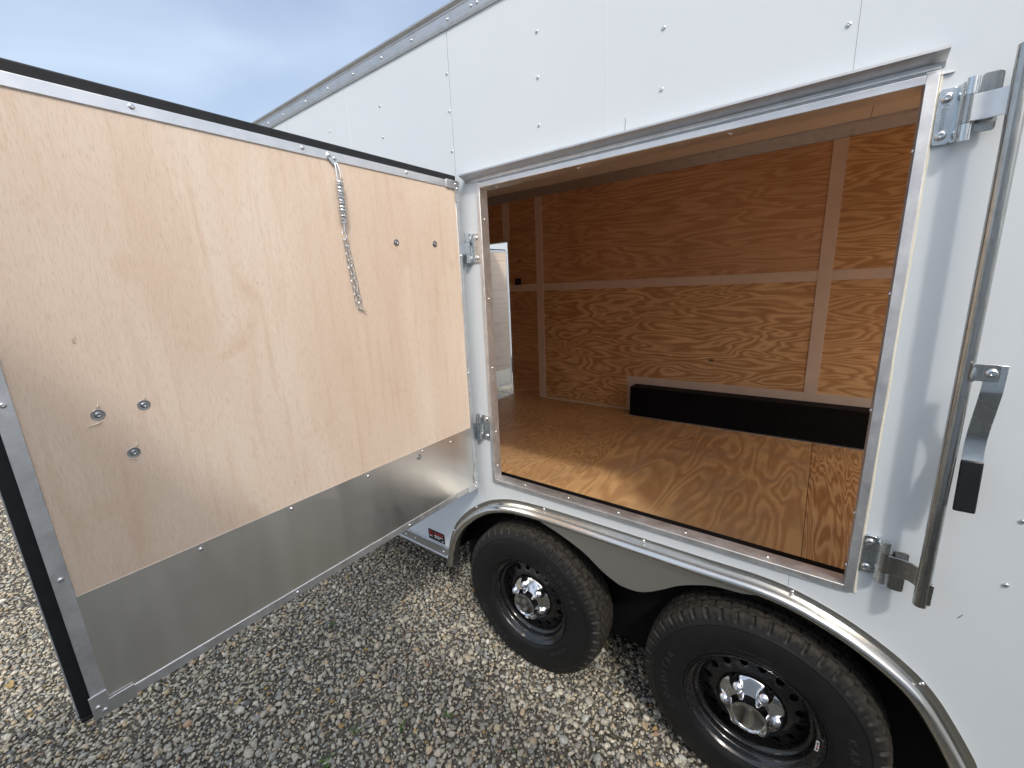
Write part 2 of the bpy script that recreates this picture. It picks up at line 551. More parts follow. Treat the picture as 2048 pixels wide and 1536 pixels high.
# shared rivet / screw heads; local +Z points out of the surface
def head_mesh(name, r, h, mat, socket=True):
    mb = MB()
    prof = [(r * 1.0, 0), (r * 0.97, h * 0.35), (r * 0.8, h * 0.75), (r * 0.52, h)]
    if socket:
        prof += [(r * 0.36, h * 0.98), (r * 0.26, h * 0.55), (0.0, h * 0.5)]
    else:
        prof += [(r * 0.25, h * 1.08), (0.0, h * 1.1)]
    mb.lathe(prof, (0, 0, 0), 14, 'z')
    return mb.mesh(name, mat, 50)
RIVET = head_mesh('rivet', 0.0059, 0.0036, M['screw'])
SCREW = head_mesh('screw', 0.0060, 0.0042, M['screw'])
BIGRIV = head_mesh('hinge_rivet', 0.0105, 0.0060, M['screw'])
def washer_mesh():
    mb = MB()
    mb.lathe([(0.0150, 0), (0.0150, 0.0010), (0.0140, 0.0014), (0.0085, 0.0006), (0.0070, 0.0010), (0.0066, 0.0026), (0.0048, 0.0034), (0.0030, 0.0020), (0, 0.0018)], (0, 0, 0), 24, 'z')
    mb.v = [(x * .80, y * .80, z) for x, y, z in mb.v]
    return mb.mesh('washer_bolt', M['washer'], 30)
WASHER = washer_mesh()
TO_MY = Matrix.Rotation(R(90), 4, 'X')      # local z -> world -y
TO_PX = Matrix.Rotation(R(90), 4, 'Y')      # local z -> world +x
TO_MX = Matrix.Rotation(R(-90), 4, 'Y')
def head_at(name, me, parent, p, rotm, spin=None):
    a = random.uniform(0, 6.28) if spin is None else spin
    return place(name, me, parent, Matrix.Translation(p) @ rotm @ Matrix.Rotation(a, 4, 'Z'))

# ------------------------------------------------------------------ ground and gravel
GZ = -0.047     # ground level: the tyres stand on it
def build_ground():
    far = 400.0
    xs = sorted(set([-far, -60, -20] + [-10 + 0.5 * i for i in range(31)] + [12, 30, far]))
    ys = sorted(set([-far, -60, -20] + [-5 + 0.5 * i for i in range(31)] + [20, 60, far]))
    vs = [(x, y, 0.012 * math.sin(x * 1.3 + 0.4) * math.sin(y * 1.7) if abs(x) < 10 and abs(y) < 10 else 0.0) for y in ys for x in xs]
    nx = len(xs)
    fs = [(j * nx + i, j * nx + i + 1, (j + 1) * nx + i + 1, (j + 1) * nx + i) for j in range(len(ys) - 1) for i in range(nx - 1)]
    me = bpy.data.meshes.new('ground')
    me.from_pydata(vs, [], fs)
    me.shade_smooth()
    at = me.attributes.new('far', 'FLOAT', 'POINT')
    for i, v in enumerate(vs):
        at.data[i].value = 0.25 if (-7.6 < v[0] < 3.1 and -2.3 < v[1] < 3.4) else 1.0
    me.materials.append(M['ground'])
    o = bpy.data.objects.new('ground', me)
    COL.objects.link(o)
    o.location.z = GZ
    o['kind'] = 'structure'
    return o
ground = build_ground()

def ico(sub):
    bm = bmesh.new()
    bmesh.ops.create_icosphere(bm, subdivisions=sub, radius=1.0)
    bm.verts.ensure_lookup_table()
    v = np.array([p.co[:] for p in bm.verts]); f = np.array([[q.index for q in fc.verts] for fc in bm.faces])
    bm.free()
    return v, f

def rock_protos(sub, n):
    v0, f0 = ico(sub)
    out = []
    for k in range(n):
        v = v0 * RNG.uniform(0.92, 1.08, (len(v0), 1))
        for c in range(9):
            nrm = RNG.normal(size=3); nrm /= np.linalg.norm(nrm)
            d = RNG.uniform(0.48, 0.85)
            s = v @ nrm
            over = np.clip(s - d, 0, None)
            v = v - over[:, None] * nrm[None, :] * 0.93
        v *= np.array([1.0, RNG.uniform(0.50, 0.95), RNG.uniform(0.42, 0.75)])
        out.append(v)
    return np.array(out), f0

def fnoise(x, y, seed):
    r = np.random.default_rng(seed)
    s = np.zeros_like(x)
    for f, a in ((0.9, 1.0), (1.9, 0.7), (3.7, 0.5), (7.1, 0.35)):
        for _ in range(3):
            th = r.uniform(0, 6.28); ph = r.uniform(0, 6.28)
            s += a * np.sin(f * (x * np.cos(th) + y * np.sin(th)) * 2.0 + ph) / 3
    return s

def scatter(x0, x1, y0, y1, step):
    nx, ny = int((x1 - x0) / step), int((y1 - y0) / step)
    gx, gy = np.meshgrid(np.arange(nx), np.arange(ny))
    px = x0 + (gx.ravel() + RNG.uniform(-0.05, 1.05, nx * ny)) * step
    py = y0 + (gy.ravel() + RNG.uniform(-0.05, 1.05, nx * ny)) * step
    return px, py

PAL = np.array([(0.46, 0.445, 0.40), (0.40, 0.385, 0.345), (0.52, 0.50, 0.455), (0.33, 0.325, 0.305), (0.44, 0.39, 0.31),
                (0.30, 0.315, 0.325), (0.22, 0.225, 0.235), (0.38, 0.40, 0.40), (0.57, 0.555, 0.52), (0.45, 0.37, 0.27), (0.13, 0.135, 0.145), (0.36, 0.25, 0.19), (0.40, 0.29, 0.13)])
PW = np.array([.17, .16, .14, .12, .10, .08, .05, .07, .05, .035, .025, .008, .007]); PW = PW / PW.sum()

def build_gravel():
    V, F, Cc = [], [], []
    nv = 0
    def emit(px, py, size, sub_protos, zoff):
        nonlocal nv
        pv, pf = sub_protos
        n = len(px)
        if n == 0:
            return
        k = RNG.integers(0, len(pv), n)
        v = pv[k] * size[:, None, None]
        a = RNG.uniform(0, 6.283, n); tx = RNG.normal(0, 0.28, n); ty = RNG.normal(0, 0.28, n)
        # tilt about x, then y, then spin about z
        y = v[..., 1] * np.cos(tx)[:, None] - v[..., 2] * np.sin(tx)[:, None]
        z = v[..., 1] * np.sin(tx)[:, None] + v[..., 2] * np.cos(tx)[:, None]
        x = v[..., 0] * np.cos(ty)[:, None] + z * np.sin(ty)[:, None]
        z = -v[..., 0] * np.sin(ty)[:, None] + z * np.cos(ty)[:, None]
        xr = x * np.cos(a)[:, None] - y * np.sin(a)[:, None] + px[:, None]
        yr = x * np.sin(a)[:, None] + y * np.cos(a)[:, None] + py[:, None]
        g = 0.012 * np.sin(px * 1.3 + 0.4) * np.sin(py * 1.7)
        zr = z + (zoff + g)[:, None]
        P = np.stack([xr, yr, zr], -1).reshape(-1, 3)
        m = pv.shape[1]
        V.append(P)
        F.append((pf[None] + (nv + np.arange(n) * m)[:, None, None]).reshape(-1, 3))
        col = PAL[RNG.choice(len(PAL), n, p=PW)] * RNG.uniform(0.72, 1.12, (n, 1)) * np.array([1.17, 1.13, 1.02])
        Cc.append(np.repeat(col, m, 0))
        nv += n * m
    hi = rock_protos(2, 26); lo = rock_protos(1, 26)
    layers = [(0.0168, 0.0050, 0.0092, 0.90), (0.0208, 0.0085, 0.0140, 0.92), (0.0385, 0.0125, 0.0215, 0.74)]
    regions = [(-2.6, 2.6, -2.0, 0.75, 1), (-8.0, -2.6, -2.3, 0.4, 0), (-3.6, -1.0, 2.4, 5.2, 0), (-13.0, -8.0, -3.2, 1.2, 2)]
    for (x0, x1, y0, y1, near) in regions:
        for li, (step, s0, s1, keep) in enumerate(layers):
            if near != 1 and li == 0:
                continue
            st = step * (2.2 if near == 2 else 1.0 if near else 1.5 if y1 > 3 else 1.12)
            px, py = scatter(x0, x1, y0, y1, st)
            n = len(px)
            thin = fnoise(px, py, 5)
            kp = RNG.uniform(size=n) < keep * np.clip(1.12 - 0.55 * np.clip(thin - 0.45, 0, 2), 0.12, 1) 
            px, py, thin = px[kp], py[kp], thin[kp]
            n = len(px)
            size = RNG.uniform(s0, s1, n) * RNG.uniform(0.8, 1.1, n)
            zoff = size * RNG.uniform(-0.15, 0.30, n) + (0.002, 0.004, 0.007)[li]
            d = np.sqrt((px - CAM.x) ** 2 + (py - CAM.y) ** 2 + CAM.z ** 2)
            if near == 1:
                h = (d < 2.75) & (li == 2)
            else:
                h = np.zeros(n, bool)
            emit(px[h], py[h], size[h], hi, zoff[h])
            emit(px[~h], py[~h], size[~h], lo, zoff[~h])
    V = np.concatenate(V); F = np.concatenate(F); Cc = np.concatenate(Cc)
    me = bpy.data.meshes.new('gravel')
    me.vertices.add(len(V)); me.vertices.foreach_set('co', V.astype(np.float32).ravel())
    me.loops.add(F.size); me.loops.foreach_set('vertex_index', F.astype(np.int32).ravel())
    me.polygons.add(len(F))
    me.polygons.foreach_set('loop_start', (np.arange(len(F)) * 3).astype(np.int32))
    me.update(calc_edges=True)
    at = me.attributes.new('stone_colour', 'FLOAT_COLOR', 'POINT')
    at.data.foreach_set('color', np.concatenate([Cc, np.ones((len(Cc), 1))], 1).astype(np.float32).ravel())
    me.materials.append(M['stone'])
    o = bpy.data.objects.new('gravel', me)
    COL.objects.link(o)
    o.location.z = GZ
    o['kind'] = 'stuff'
    o['label'] = 'loose grey and tan crushed gravel covering the yard'
    o['category'] = 'gravel'
    print('gravel tris', len(F))
build_gravel()

# ------------------------------------------------------------------ the trailer
XL, XR = -4.3, 2.95
YW = 2.431                 # inner face of the far wall
ZF = 0.5407
ZT = 2.755
OX0, OX1, OZ0, OZ1 = 0.0095, 1.3265, 0.8785, 2.176
T = root('cargo_trailer', (0.6, 1.25, 0.0), 'white enclosed cargo trailer with its side escape door swung wide open', 'trailer')

ARCH_RAW = [(-.360, .315), (-.345, .37), (-.3277, .4347), (-.2867, .5317), (-.2298, .611), (-.1473, .688), (-.0705, .742), (-.0077, .775), (.0766, .803), (.1556, .817),
            (.2876, .826), (.46, .829), (.64, .830), (.9083, .831), (1.0, .832), (1.0909, .833), (1.1733, .826), (1.2515, .808), (1.3439, .774), (1.4321, .726), (1.495, .679), (1.537, .632), (1.5752, .5739), (1.61, .515), (1.6318, .4709), (1.655, .39), (1.668, .315)]
def catmull(pts, k=4):
    out = []
    P = [Vector(p) for p in pts]
    for i in range(len(P) - 1):
        a, b, c, d = P[max(i - 1, 0)], P[i], P[i + 1], P[min(i + 2, len(P) - 1)]
        for j in range(k):
            t = j / k
            out.append(tuple(0.5 * ((2 * b) + (c - a) * t + (2 * a - 5 * b + 4 * c - d) * t * t + (3 * b - a - 3 * c + d) * t ** 3)))
    out.append(tuple(P[-1]))
    return out
ARCH = catmull(ARCH_RAW)
# hole edge: slightly inside the flange
def inset(path, d):
    out = []
    for i in range(len(path)):
        a = Vector(path[max(i - 1, 0)]); b = Vector(path[min(i + 1, len(path) - 1)])
        tg = (b - a).normalized()
        p = Vector(path[i]) + Vector((tg.y, -tg.x)) * d
        out.append((p.x, p.y))
    return out
HOLE = inset(ARCH, 0.016)
def arch_between(x0, x1):
    pts = [p for p in HOLE if x0 < p[0] < x1]
    def zat(x):
        for a, b in zip(HOLE, HOLE[1:]):
            if a[0] <= x <= b[0]:
                return a[1] + (b[1] - a[1]) * (x - a[0]) / max(1e-9, b[0] - a[0])
        return HOLE[0][1]
    return pts, zat
_, zat = arch_between(-9, 9)
ZB = 0.32
SEAMS = [XL, -2.674, -1.391, -0.108, 1.177, 2.46, XR]
G = 0.0013
def wall_panel(x0, x1):
    a, b = x0 + (.00035 if x0 == 1.177 else G), x1 - (.00035 if x1 == 1.177 else G)
    if b < HOLE[0][0] or a > HOLE[-1][0] + 0.01:
        poly = [(a, ZB), (b, ZB), (b, ZT), (a, ZT)]
    elif x0 == -1.391:
        pts, _ = arch_between(a, b)
        poly = [(a, ZB), (HOLE[0][0], ZB)] + pts + [(b, zat(b)), (b, ZT), (a, ZT)]
    elif x0 == -0.108:
        pts, _ = arch_between(a, b)
        poly = [(a, zat(a))] + pts + [(b, zat(b)), (b, OZ0), (OX0, OZ0), (OX0, OZ1), (b, OZ1), (b, ZT), (a, ZT)]
    else:
        pts, _ = arch_between(a, b)
        poly = [(a, zat(a))] + pts + [(HOLE[-1][0], ZB), (b, ZB), (b, ZT), (a, ZT), (a, OZ1), (OX1, OZ1), (OX1, OZ0), (a, OZ0)]
    return part('side_panel', MB().prism(poly, 'y', 0.0, 0.004), M['white'], T, smooth=0)
for s0, s1 in zip(SEAMS, SEAMS[1:]):
    wall_panel(s0, s1)
# dark backing strips behind the joints
for sx in SEAMS[1:-1]:
    if sx == 1.177:
        mb = MB().box(sx - .02, sx + .02, .006, .012, OZ1 + .01, ZT - .01)
    elif sx == -0.108:
        mb = MB().box(sx - .02, sx + .02, .006, .012, .75, ZT - .01)
    else:
        mb = MB().box(sx - .02, sx + .02, .006, .012, .4, ZT - .01)
    part('joint_backing', mb, M['gap'], T)
# pressed bead that runs down the middle of the sheets
for sx in (0.557, -0.80):
    part('pressed_bead', MB().tube([(sx, 0.0006, OZ1 + .035 if sx > 0 else .45), (sx, 0.0006, ZT - .002)], 0.0014, 8), M['white'], T)
# rivets on the wall
riv = []
for x, zs in ((0.3064, (2.600, 2.464, 2.316)), (0.7323, (2.605, 2.464, 2.310)), (1.1587, (2.61, 2.466, 2.324)), (-0.1185, (2.600, 2.467, 2.320)),
              (-0.5500, (2.597, 2.469, 2.32)), (-0.970, (2.590, 2.466)), (-1.405, (2.60, 2.466)), (1.599, (2.60, 2.465, 2.02, 1.88, 1.74, 1.60, 1.46, 1.325, 1.188, 1.0175)),
              (2.03, (2.6, 2.46, 2.2, 2.0, 1.8, 1.6, 1.4, 1.2, 1.0))):
    for z in zs:
        head_at('rivet', RIVET, T, (x, -0.0002, z), TO_MY)
# inner lining, ceiling, roof, far wall, end walls
mb = MB()
yi0, yi1 = 0.045, 0.062
mb.box(XL, OX0 - .012, yi0, yi1, .83, 2.74).box(XL, -.40, yi0, yi1, ZF, .829)
mb.box(OX1 + .012, XR, yi0, yi1, .83, 2.74).box(1.70, XR, yi0, yi1, ZF, .829)
mb.box(OX0 - .0115, OX1 + .0115, yi0, yi1, OZ1 + .012, 2.74)
part('near_wall_lining', mb, M['wall_ply_b'], T)
part('near_wall_insulation_core', MB().box(XL, -.38, .013, .044, .40, .829).box(XL, -.003, .013, .044, .83, 2.74), M['gap'], T)
part('near_wall_insulation_core', MB().box(OX1 + .004, XR, .013, .044, .86, 2.74), M['gap'], T)
part('near_wall_insulation_core', MB().box(-.0025, OX1 + .0035, .013, .044, OZ1 + .012, 2.74), M['gap'], T)
CS = [XL, -3.6, -2.381, -1.162, 0.0555, 1.293, 2.512, XR]
for a, b in zip(CS, CS[1:]):
    part('ceiling_panel', MB().box(a + .0015, b - .0015, 0.063, YW + .03, 2.722, 2.73), M['ceiling'], T)
part('ceiling_backing', MB().box(XL, XR, 0.05, YW + .06, 2.733, 2.745), M['gap'], T)
rp = [(0.0, 2.80)] + [(y, 2.808 + 0.035 * math.sin(math.pi * y / 2.5)) for y in np.linspace(0.0, 2.5, 12)] + [(2.5, 2.80)]
part('roof', MB().prism(rp, 'x', XL, XR), M['alu_light'], T)
# cornice on the far wall: stepped extrusion
cp = [(YW, 2.645), (YW - .010, 2.645), (YW - .012, 2.655), (YW - .028, 2.672), (YW - .030, 2.682), (YW - .046, 2.699), (YW - .05, 2.708), (YW - .05, 2.7215), (YW, 2.7215)]
part('cornice', MB().prism(cp, 'x', XL, XR), M['alu_trim'], T)
for cx in (0.405, 1.20, 1.215, -0.4):
    for cz, cy in ((2.651, YW - .0115), (2.677, YW - .0295)):
        head_at('cornice_screw', SCREW, T, (cx, cy, cz), TO_MY)
# far wall sheets (each its own); side-door opening left of x=-1.668
DX0, DX1, DZ1 = -2.31, -1.668, 2.26
Y0, Y1 = YW, YW + .018
def sheet(x0, x1, z0, z1, m):
    part('plywood_sheet', MB().box(x0, x1, Y0, Y1, z0, z1), m, T)
ZM = 1.753
sheet(-1.26, 1.158, ZF + .001, ZM, M['wall_ply_a'])
sheet(-1.26, 1.158, ZM + .001, 2.66, M['wall_ply_b'])
sheet(1.159, XR, ZF + .001, ZM, M['wall_ply_c'])
sheet(1.159, XR, ZM + .001, 2.66, M['wall_ply_c'])
sheet(DX1, -1.261, ZF + .001, ZM, M['wall_ply_d'])
sheet(DX1, -1.261, ZM + .001, 2.66, M['wall_ply_d'])
sheet(DX0, DX1 - .001, DZ1, 2.66, M['wall_ply_d'])
sheet(XL, DX0 - .001, ZF, 2.66, M['wall_ply_d'])
# outer skin of the far side
mb = MB()
mb.box(XL, DX0, Y1 + .03, Y1 + .045, .32, 2.78).box(DX1, XR, Y1 + .03, Y1 + .045, .86, 2.78).box(DX0, DX1, Y1 + .03, Y1 + .045, DZ1 + .02, 2.78)
mb.box(DX1, -.36, Y1 + .03, Y1 + .045, .32, .86).box(1.66, XR, Y1 + .03, Y1 + .045, .32, .86)
part('far_side_skin', mb, M['white'], T)
def cover(x0, x1, z0, z1, y=YW - .006):
    part('cover_strip', MB().box(x0, x1, y, YW - .0003, z0, z1), M['strip'], T, bevel=.0015)
cover(-1.307, -1.222, ZF + .002, 2.644)
cover(1.116, 1.199, .885, 2.644)
cover(-1.221, 1.115, 1.716, 1.790)
cover(1.200, XR, 1.716, 1.790)
cover(DX1 + .002, -1.308, 1.716, 1.790)
cover(-1.728, -1.640, DZ1 + .004, 2.644)
# base trim along the floor
part('base_trim', MB().box(-1.221, -.29, YW - .012, YW - .001, ZF + .001, ZF + .022), M['strip'], T)
head_at('trim_screw', SCREW, T, (-.92, YW - .0125, ZF + .012), TO_MY)
# steel angle round the wheel box
part('wheel_box_trim', MB().box(-.288, 1.80, YW - .005, YW - .0002, .815, .884), M['strip'], T)
part('wheel_box_trim', MB().box(-.288, -.207, YW - .005, YW - .0002, ZF + .002, .8145), M['strip'], T)
# far wheel box and near wheel box
FB = part('wheel_box', MB().prism(rounded(-.205, 1.74, ZF - .02, .815, .004, 2), 'y', 2.288, YW - .006), M['black'], T, smooth=30)
part('wheel_box_angle', MB().box(-.235, 1.77, 2.262, 2.2875, ZF + .0005, ZF + .004), M['alu_light'], T)
nb = MB()
nb.box(-.36, 1.66, .182, .196, .16, .82).box(-.36, 1.66, .02, .1815, .802, .8195).box(-.365, -.345, .02, .1815, .34, .80).box(1.645, 1.665, .02, .1815, .34, .80)  # back wall carried down as an added black screen to darken the underside view
part('wheel_box', nb, M['black'], T)
# receptacle by the side door
oc = part('receptacle', MB().box(-1.592, -1.507, YW - .008, YW - .0004, 1.786, 1.858), M['outlet'], T, bevel=.003)
for ox, oz in ((-1.572, 1.822), (-1.528, 1.822)):
    part('socket', MB().prism(rounded(ox - .014, ox + .014, oz - .02, oz + .02, .005), 'y', YW - .0105, YW - .0078), M['outlet'], oc)
# floor sheets
FJ = [-0.0088 + 1.219 * k for k in range(-4, 5)]
fm = ['floor_c', 'floor_b', 'floor_a', 'floor_a', 'floor_b', 'floor_c', 'floor_a', 'floor_b']
fseq = {}
for i, (a, b) in enumerate(zip(FJ, FJ[1:])):
    a, b = max(a, XL), min(b, XR)
    if b <= a:
        continue
    mk = M['floor_a'] if abs(a + 1.2278) < .01 else M['floor_b'] if abs(a + .0088) < .01 else M['floor_c'] if abs(a - 1.2102) < .01 else M[fm[i]]
    if a > -1.3:
        part('floor_sheet', MB().box(a + .0013, b - .0013, .197, YW, ZF - .019, ZF), mk, T)
    elif b > -1.3:
        # step well cut out beside the side door
        part('floor_sheet', MB().prism([(a + .0013, .197), (b - .0013, .197), (b - .0013, YW), (-1.664, YW), (-1.664, 1.95), (a + .0013, 1.95)], 'z', ZF - .019, ZF), mk, T)
    else:
        part('floor_sheet', MB().box(a + .0013, b - .0013, .197, YW, ZF - .019, ZF) if a < -2.5 and b < -2.5 else MB().box(a + .0013, b - .0013, .197, 1.95, ZF - .019, ZF), mk, T)
part('floor_backing', MB().box(-1.66, XR, .20, YW - .16, ZF - .04, ZF - .022), M['under'], T)
part('end_wall', MB().box(XL - .03, XL, 0, YW + .06, ZF, 2.8), M['white'], T)
# lowered ramp at the open tail end
rp_ = [(XR + .01, ZF - .04), (XR + .01, ZF), (XR + 1.75, .02), (XR + 1.75, -.02)]
ramp_door = part('ramp_door', MB().prism(rp_, 'y', .10, YW - .04), M['floor_b'], T)
part('ramp_flap', MB().prism([(XR + 1.752, -.02), (XR + 1.752, .02), (XR + 2.05, -.012), (XR + 2.05, -.03)], 'y', .12, YW - .06), M['alu'], ramp_door)
part('tail_header', MB().box(XR - .06, XR, 0.065, YW, 2.50, 2.72), M['white'], T)
# steel step edge seen at the notch
part('step_edge', MB().box(-1.666, -1.6645, 1.952, YW - .001, ZF - .05, ZF - .001), M['alu_light'], T)
# chassis
for y in (0.33, 2.05):
    part('chassis_beam', MB().box(XL, XR, y, y + .06, .36, .50), M['under'], T)
WX1, WX2, WZ = 0.192, 1.113, 0.315
for x in (WX1, WX2):
    part('axle', MB().tube([(x, .15, WZ), (x, 2.3, WZ)], .035, 12), M['under'], T)
    part('leaf_spring', MB().tube([(x - .36, .36, .40), (x - .18, .36, .33), (x, .36, .30), (x + .18, .36, .33), (x + .36, .36, .40)], .02, 8), M['under'], T)

# roof trim with ribs
tp = [(.004, 2.744), (-.006, 2.744), (-.008, 2.750), (-.010, 2.756), (-.010, 2.789), (-.012, 2.792), (-.012, 2.797), (-.018, 2.801), (-.022, 2.806), (-.022, 2.812), (-.012, 2.815), (.004, 2.815)]
trim = part('roof_trim', MB().prism(tp, 'x', XL, XR), M['alu_trim'], T, smooth=30)
for x in [-3.8 + .21 * k for k in range(10)] + [-1.5787, -1.3948, -1.144, -.9274, -.7114, -.4965, -.2953, -.088, .032, .0604, .26, .47, .68, .89, 1.1, 1.31, 1.52, 1.73]:
    head_at('trim_screw', SCREW, trim, (x, -.0098, 2.769), TO_MY)
# bottom rail
def rail(x0, x1):
    bp = [(.02, .312), (-.006, .312), (-.009, .316), (-.009, .324), (-.006, .327), (-.006, .372), (-.008, .376), (-.008, .382), (-.0005, .384), (-.0005, .39), (.02, .39)]
    r = part('bottom_rail', MB().prism(bp, 'x', x0, x1), M['alu_trim'], T, smooth=30)
    x = x0 + .12
    return r
r1 = rail(XL, -.343)
for x in (-.70, -.62, -.385, -1.0, -1.3):
    head_at('rail_screw', SCREW, r1, (x, -.0058, .350), TO_MY)
rail(1.652, XR)

# fender flare and skirt
fp = [(0.0, .0035), (0.0, -.003), (0.019, -.0035)]
for k in range(0, 11):
    a = R(180 * k / 10)
    fp.append((0.0405 - .0205 * math.cos(a), -.008 - .034 * math.sin(a)))
fp += [(0.062, .012), (0.059, .012), (0.0575, -.006)]
for k in range(10, -1, -1):
    a = R(180 * k / 10)
    fp.append((0.0405 - .0178 * math.cos(a), -.006 - .0305 * math.sin(a)))
fp += [(0.018, -.001), (0.018, .0035)]
fend = part('fender', MB().sweep(ARCH, fp), M['steel'], T, smooth=40)
for x, z in ((-.353, .335), (-.115, .704), (.285, .8165), (.725, .8205), (1.19, .8125), (1.50, .6625), (-.288, .515)):
    head_at('fender_screw', SCREW, fend, (x, -.0032, z), TO_MY)
top = [(.235, .786), (.64, .788), (1.10, .789)]
SK = [(1.10, .765), (1.057, .752), (.976, .742), (.92, .722), (.86, .6925), (.809, .655), (.754, .618), (.715, .601), (.68, .596), (.645, .5965), (.6235, .602), (.565, .628), (.48, .683), (.384, .722), (.30, .747), (.235, .765)]
SKc = catmull(SK, 4)
sk = part('fender_skirt', MB().prism(top + SKc, 'y', -.012, -.009), M['skirt'], T)

# ------------------------------------------------------------------ door opening frame
def frame_piece(name, poly, axis, a, b, mat='alu', bevel=.0012, par=None):
    return part(name, MB().prism(poly, axis, a, b), M[mat], par or T, bevel=bevel)
Lp = .010          # how far the lip stands proud
lj = [(OX0 - .002, -.0005), (OX0 - .002, -Lp), (OX0 + .0125, -Lp), (OX0 + .0140, -Lp + .0015), (OX0 + .0125, .0405), (OX0 + .002, .0405), (OX0 + .002, -.0005)]
frame_piece('left_jamb', lj, 'z', OZ0, OZ1, bevel=.0008)
rj = [(OX1 + .002, -.0005), (OX1 + .002, -Lp), (OX1 - .019, -Lp), (OX1 - .0195, -Lp + .0015), (OX1 - .0195, .0405), (OX1 - .002, .0405), (OX1 - .002, -.0005)]
frame_piece('right_jamb', rj, 'z', OZ0, OZ1, bevel=.0008)
sp = [(-.0005, OZ0 - .002), (-Lp, OZ0 - .002), (-Lp, OZ0 + .0145), (-Lp + .002, OZ0 + .0155), (.050, OZ0 + .0125), (.050, OZ0 - .004), (.002, OZ0 - .004), (.002, OZ0 - .002)]
frame_piece('sill', sp, 'x', OX0 + .0145, OX1 - .0200, bevel=.0008)
hp = [(-.0005, OZ1 + .002), (-Lp + .002, OZ1 + .002), (-Lp - .003, OZ1 - .002), (-Lp - .002, OZ1 - .019), (-Lp + .002, OZ1 - .021), (.060, OZ1 - .0195), (.060, OZ1 + .004), (.002, OZ1 + .004), (.002, OZ1 + .002)]
frame_piece('header', hp, 'x', OX0 + .0145, OX1 - .0200, 'alu_light', bevel=.0008)
part('header_corner', MB().box(OX1 - .0198, OX1 + .002, -Lp + .001, .060, OZ1 + .0005, OZ1 + .004), M['alu'], T)
# black rubber along the inner sill
part('sill_seal', MB().prism([(.0505, OZ0 - .03), (.0505, OZ0 + .006), (.058, OZ0 + .0075), (.064, OZ0 + .002), (.064, OZ0 - .03)], 'x', OX0 + .011, OX1 - .02), M['seal'], T)
part('sill_lining', MB().box(OX0, OX1, .0645, .09, .821, OZ0 - .025), M['black'], T)
# caulk beads
cb = [(OX1 + .0035, -.001, OZ0 + z) for z in np.linspace(0, OZ1 - OZ0, 24)]
part('caulk_bead', MB().tube([(x + random.uniform(-.0012, .0012), y, z) for x, y, z in cb], .0042, 8), M['caulk'], T)
cb = [(OX0 + x, -.001, OZ0 - .003) for x in np.linspace(0, OX1, 18)]
part('caulk_bead', MB().tube([(x, y, z + random.uniform(-.0006, .0006)) for x, y, z in cb], .0022, 6), M['caulk'], T)
# jamb and sill screws
for z in (2.04, 1.72, 1.42, 1.12, .955):
    head_at('jamb_screw', SCREW, T, (OX0 + .0128, .016, z), TO_PX)
    head_at('jamb_screw', SCREW, T, (OX1 - .0193, .018, z - .01), TO_MX)
for x in (.174, .395, .6153, .865, 1.1149):
    head_at('sill_screw', SCREW, T, (x, .020, OZ0 + .0138), Matrix.Identity(4))
for x in (.09, .45, .92):
    head_at('header_screw', SCREW, T, (x, .02, OZ1 - .0198), Matrix.Rotation(math.pi, 4, 'X'))
# drip rail
dp = [(0.0, 2.212), (-.003, 2.2115), (-.036, 2.2095), (-.0385, 2.213), (-.0405, 2.2125), (-.0405, 2.207), (-.036, 2.2045), (-.006, 2.1935), (-.004, 2.186), (0, 2.186)]
part('drip_rail', MB().prism(dp, 'x', -.055, 1.335), M['alu_trim'], T, smooth=25)
part('drip_rail_seat', MB().box(-.028, 1.329, -.0045, -.0003, 2.1835, 2.1935), M['alu'], T)
part('header_lip', MB().box(1.316, 1.352, -.006, -.0005, 2.1705, 2.1735), M['alu'], T)

# ------------------------------------------------------------------ hinges of the open door (left)
def left_hinge(z0, z1):
    h = part('door_hinge', MB().prism(rounded(-.036, OX0 - .003, z0, z1, .007), 'y', -.0055, -.0005), M['zinc'], T, bevel=.001)
    kz = [z0, z0 + (z1 - z0) * .30, z0 + (z1 - z0) * .70, z1]
    bx, by = -.050, -.0165
    for q0, q1, rr in ((kz[0], kz[1] - .001, .0112), (kz[2] + .001, kz[3] + .004, .0112), (kz[1], kz[2], .0116)):
        part('hinge_barrel', MB().tube([(bx, by, q0), (bx, by, q1)], rr, 16), M['zinc'], h)
    for q0, q1 in ((kz[0], kz[1] - .001), (kz[2] + .001, kz[3])):
        part('hinge_knuckle_plate', MB().prism([(-.050, -.0272), (-.041, -.0235), (-.034, -.0057), (-.034, -.0005), (-.040, -.0005), (-.046, -.008)], 'z', q0, q1), M['zinc'], h)
    part('hinge_leaf', MB().prism([(-.0525, -.020), (-.047, -.0268), (-.075, -.052), (-.079, -.048)], 'z', kz[1] + .001, kz[2] - .001), M['zinc'], h)
    for zz in (z0 + .018, z1 - .018):
        head_at('hinge_rivet', BIGRIV, h, (-.013, -.0054, zz), TO_MY)
    me = text_mesh('National', .0145, .0004, .25, M['pipe'])
    place('lettering', me, h, Matrix.Translation((-.013, -.0057, (z0 + z1) / 2)) @ TO_MY @ Matrix.Rotation(R(-90), 4, 'Z'))
left_hinge(1.872, 1.988)
left_hinge(1.082, 1.200)

# ------------------------------------------------------------------ the open escape door (inner face at x = DXI, hinge on the right)
DXI = -.0665
DY0, DY1 = -.0375, -1.3655     # hinge edge, free edge
DZ0, DZT = .8435, 2.187
door = part('escape_door', MB().box(DXI - .036, DXI - .0035, DY1 + .001, DY0 - .001, DZ0 + .001, DZT - .001), M['alu'], T)
door['label'] = 'open escape door with pale plywood lining and steel kick plate'
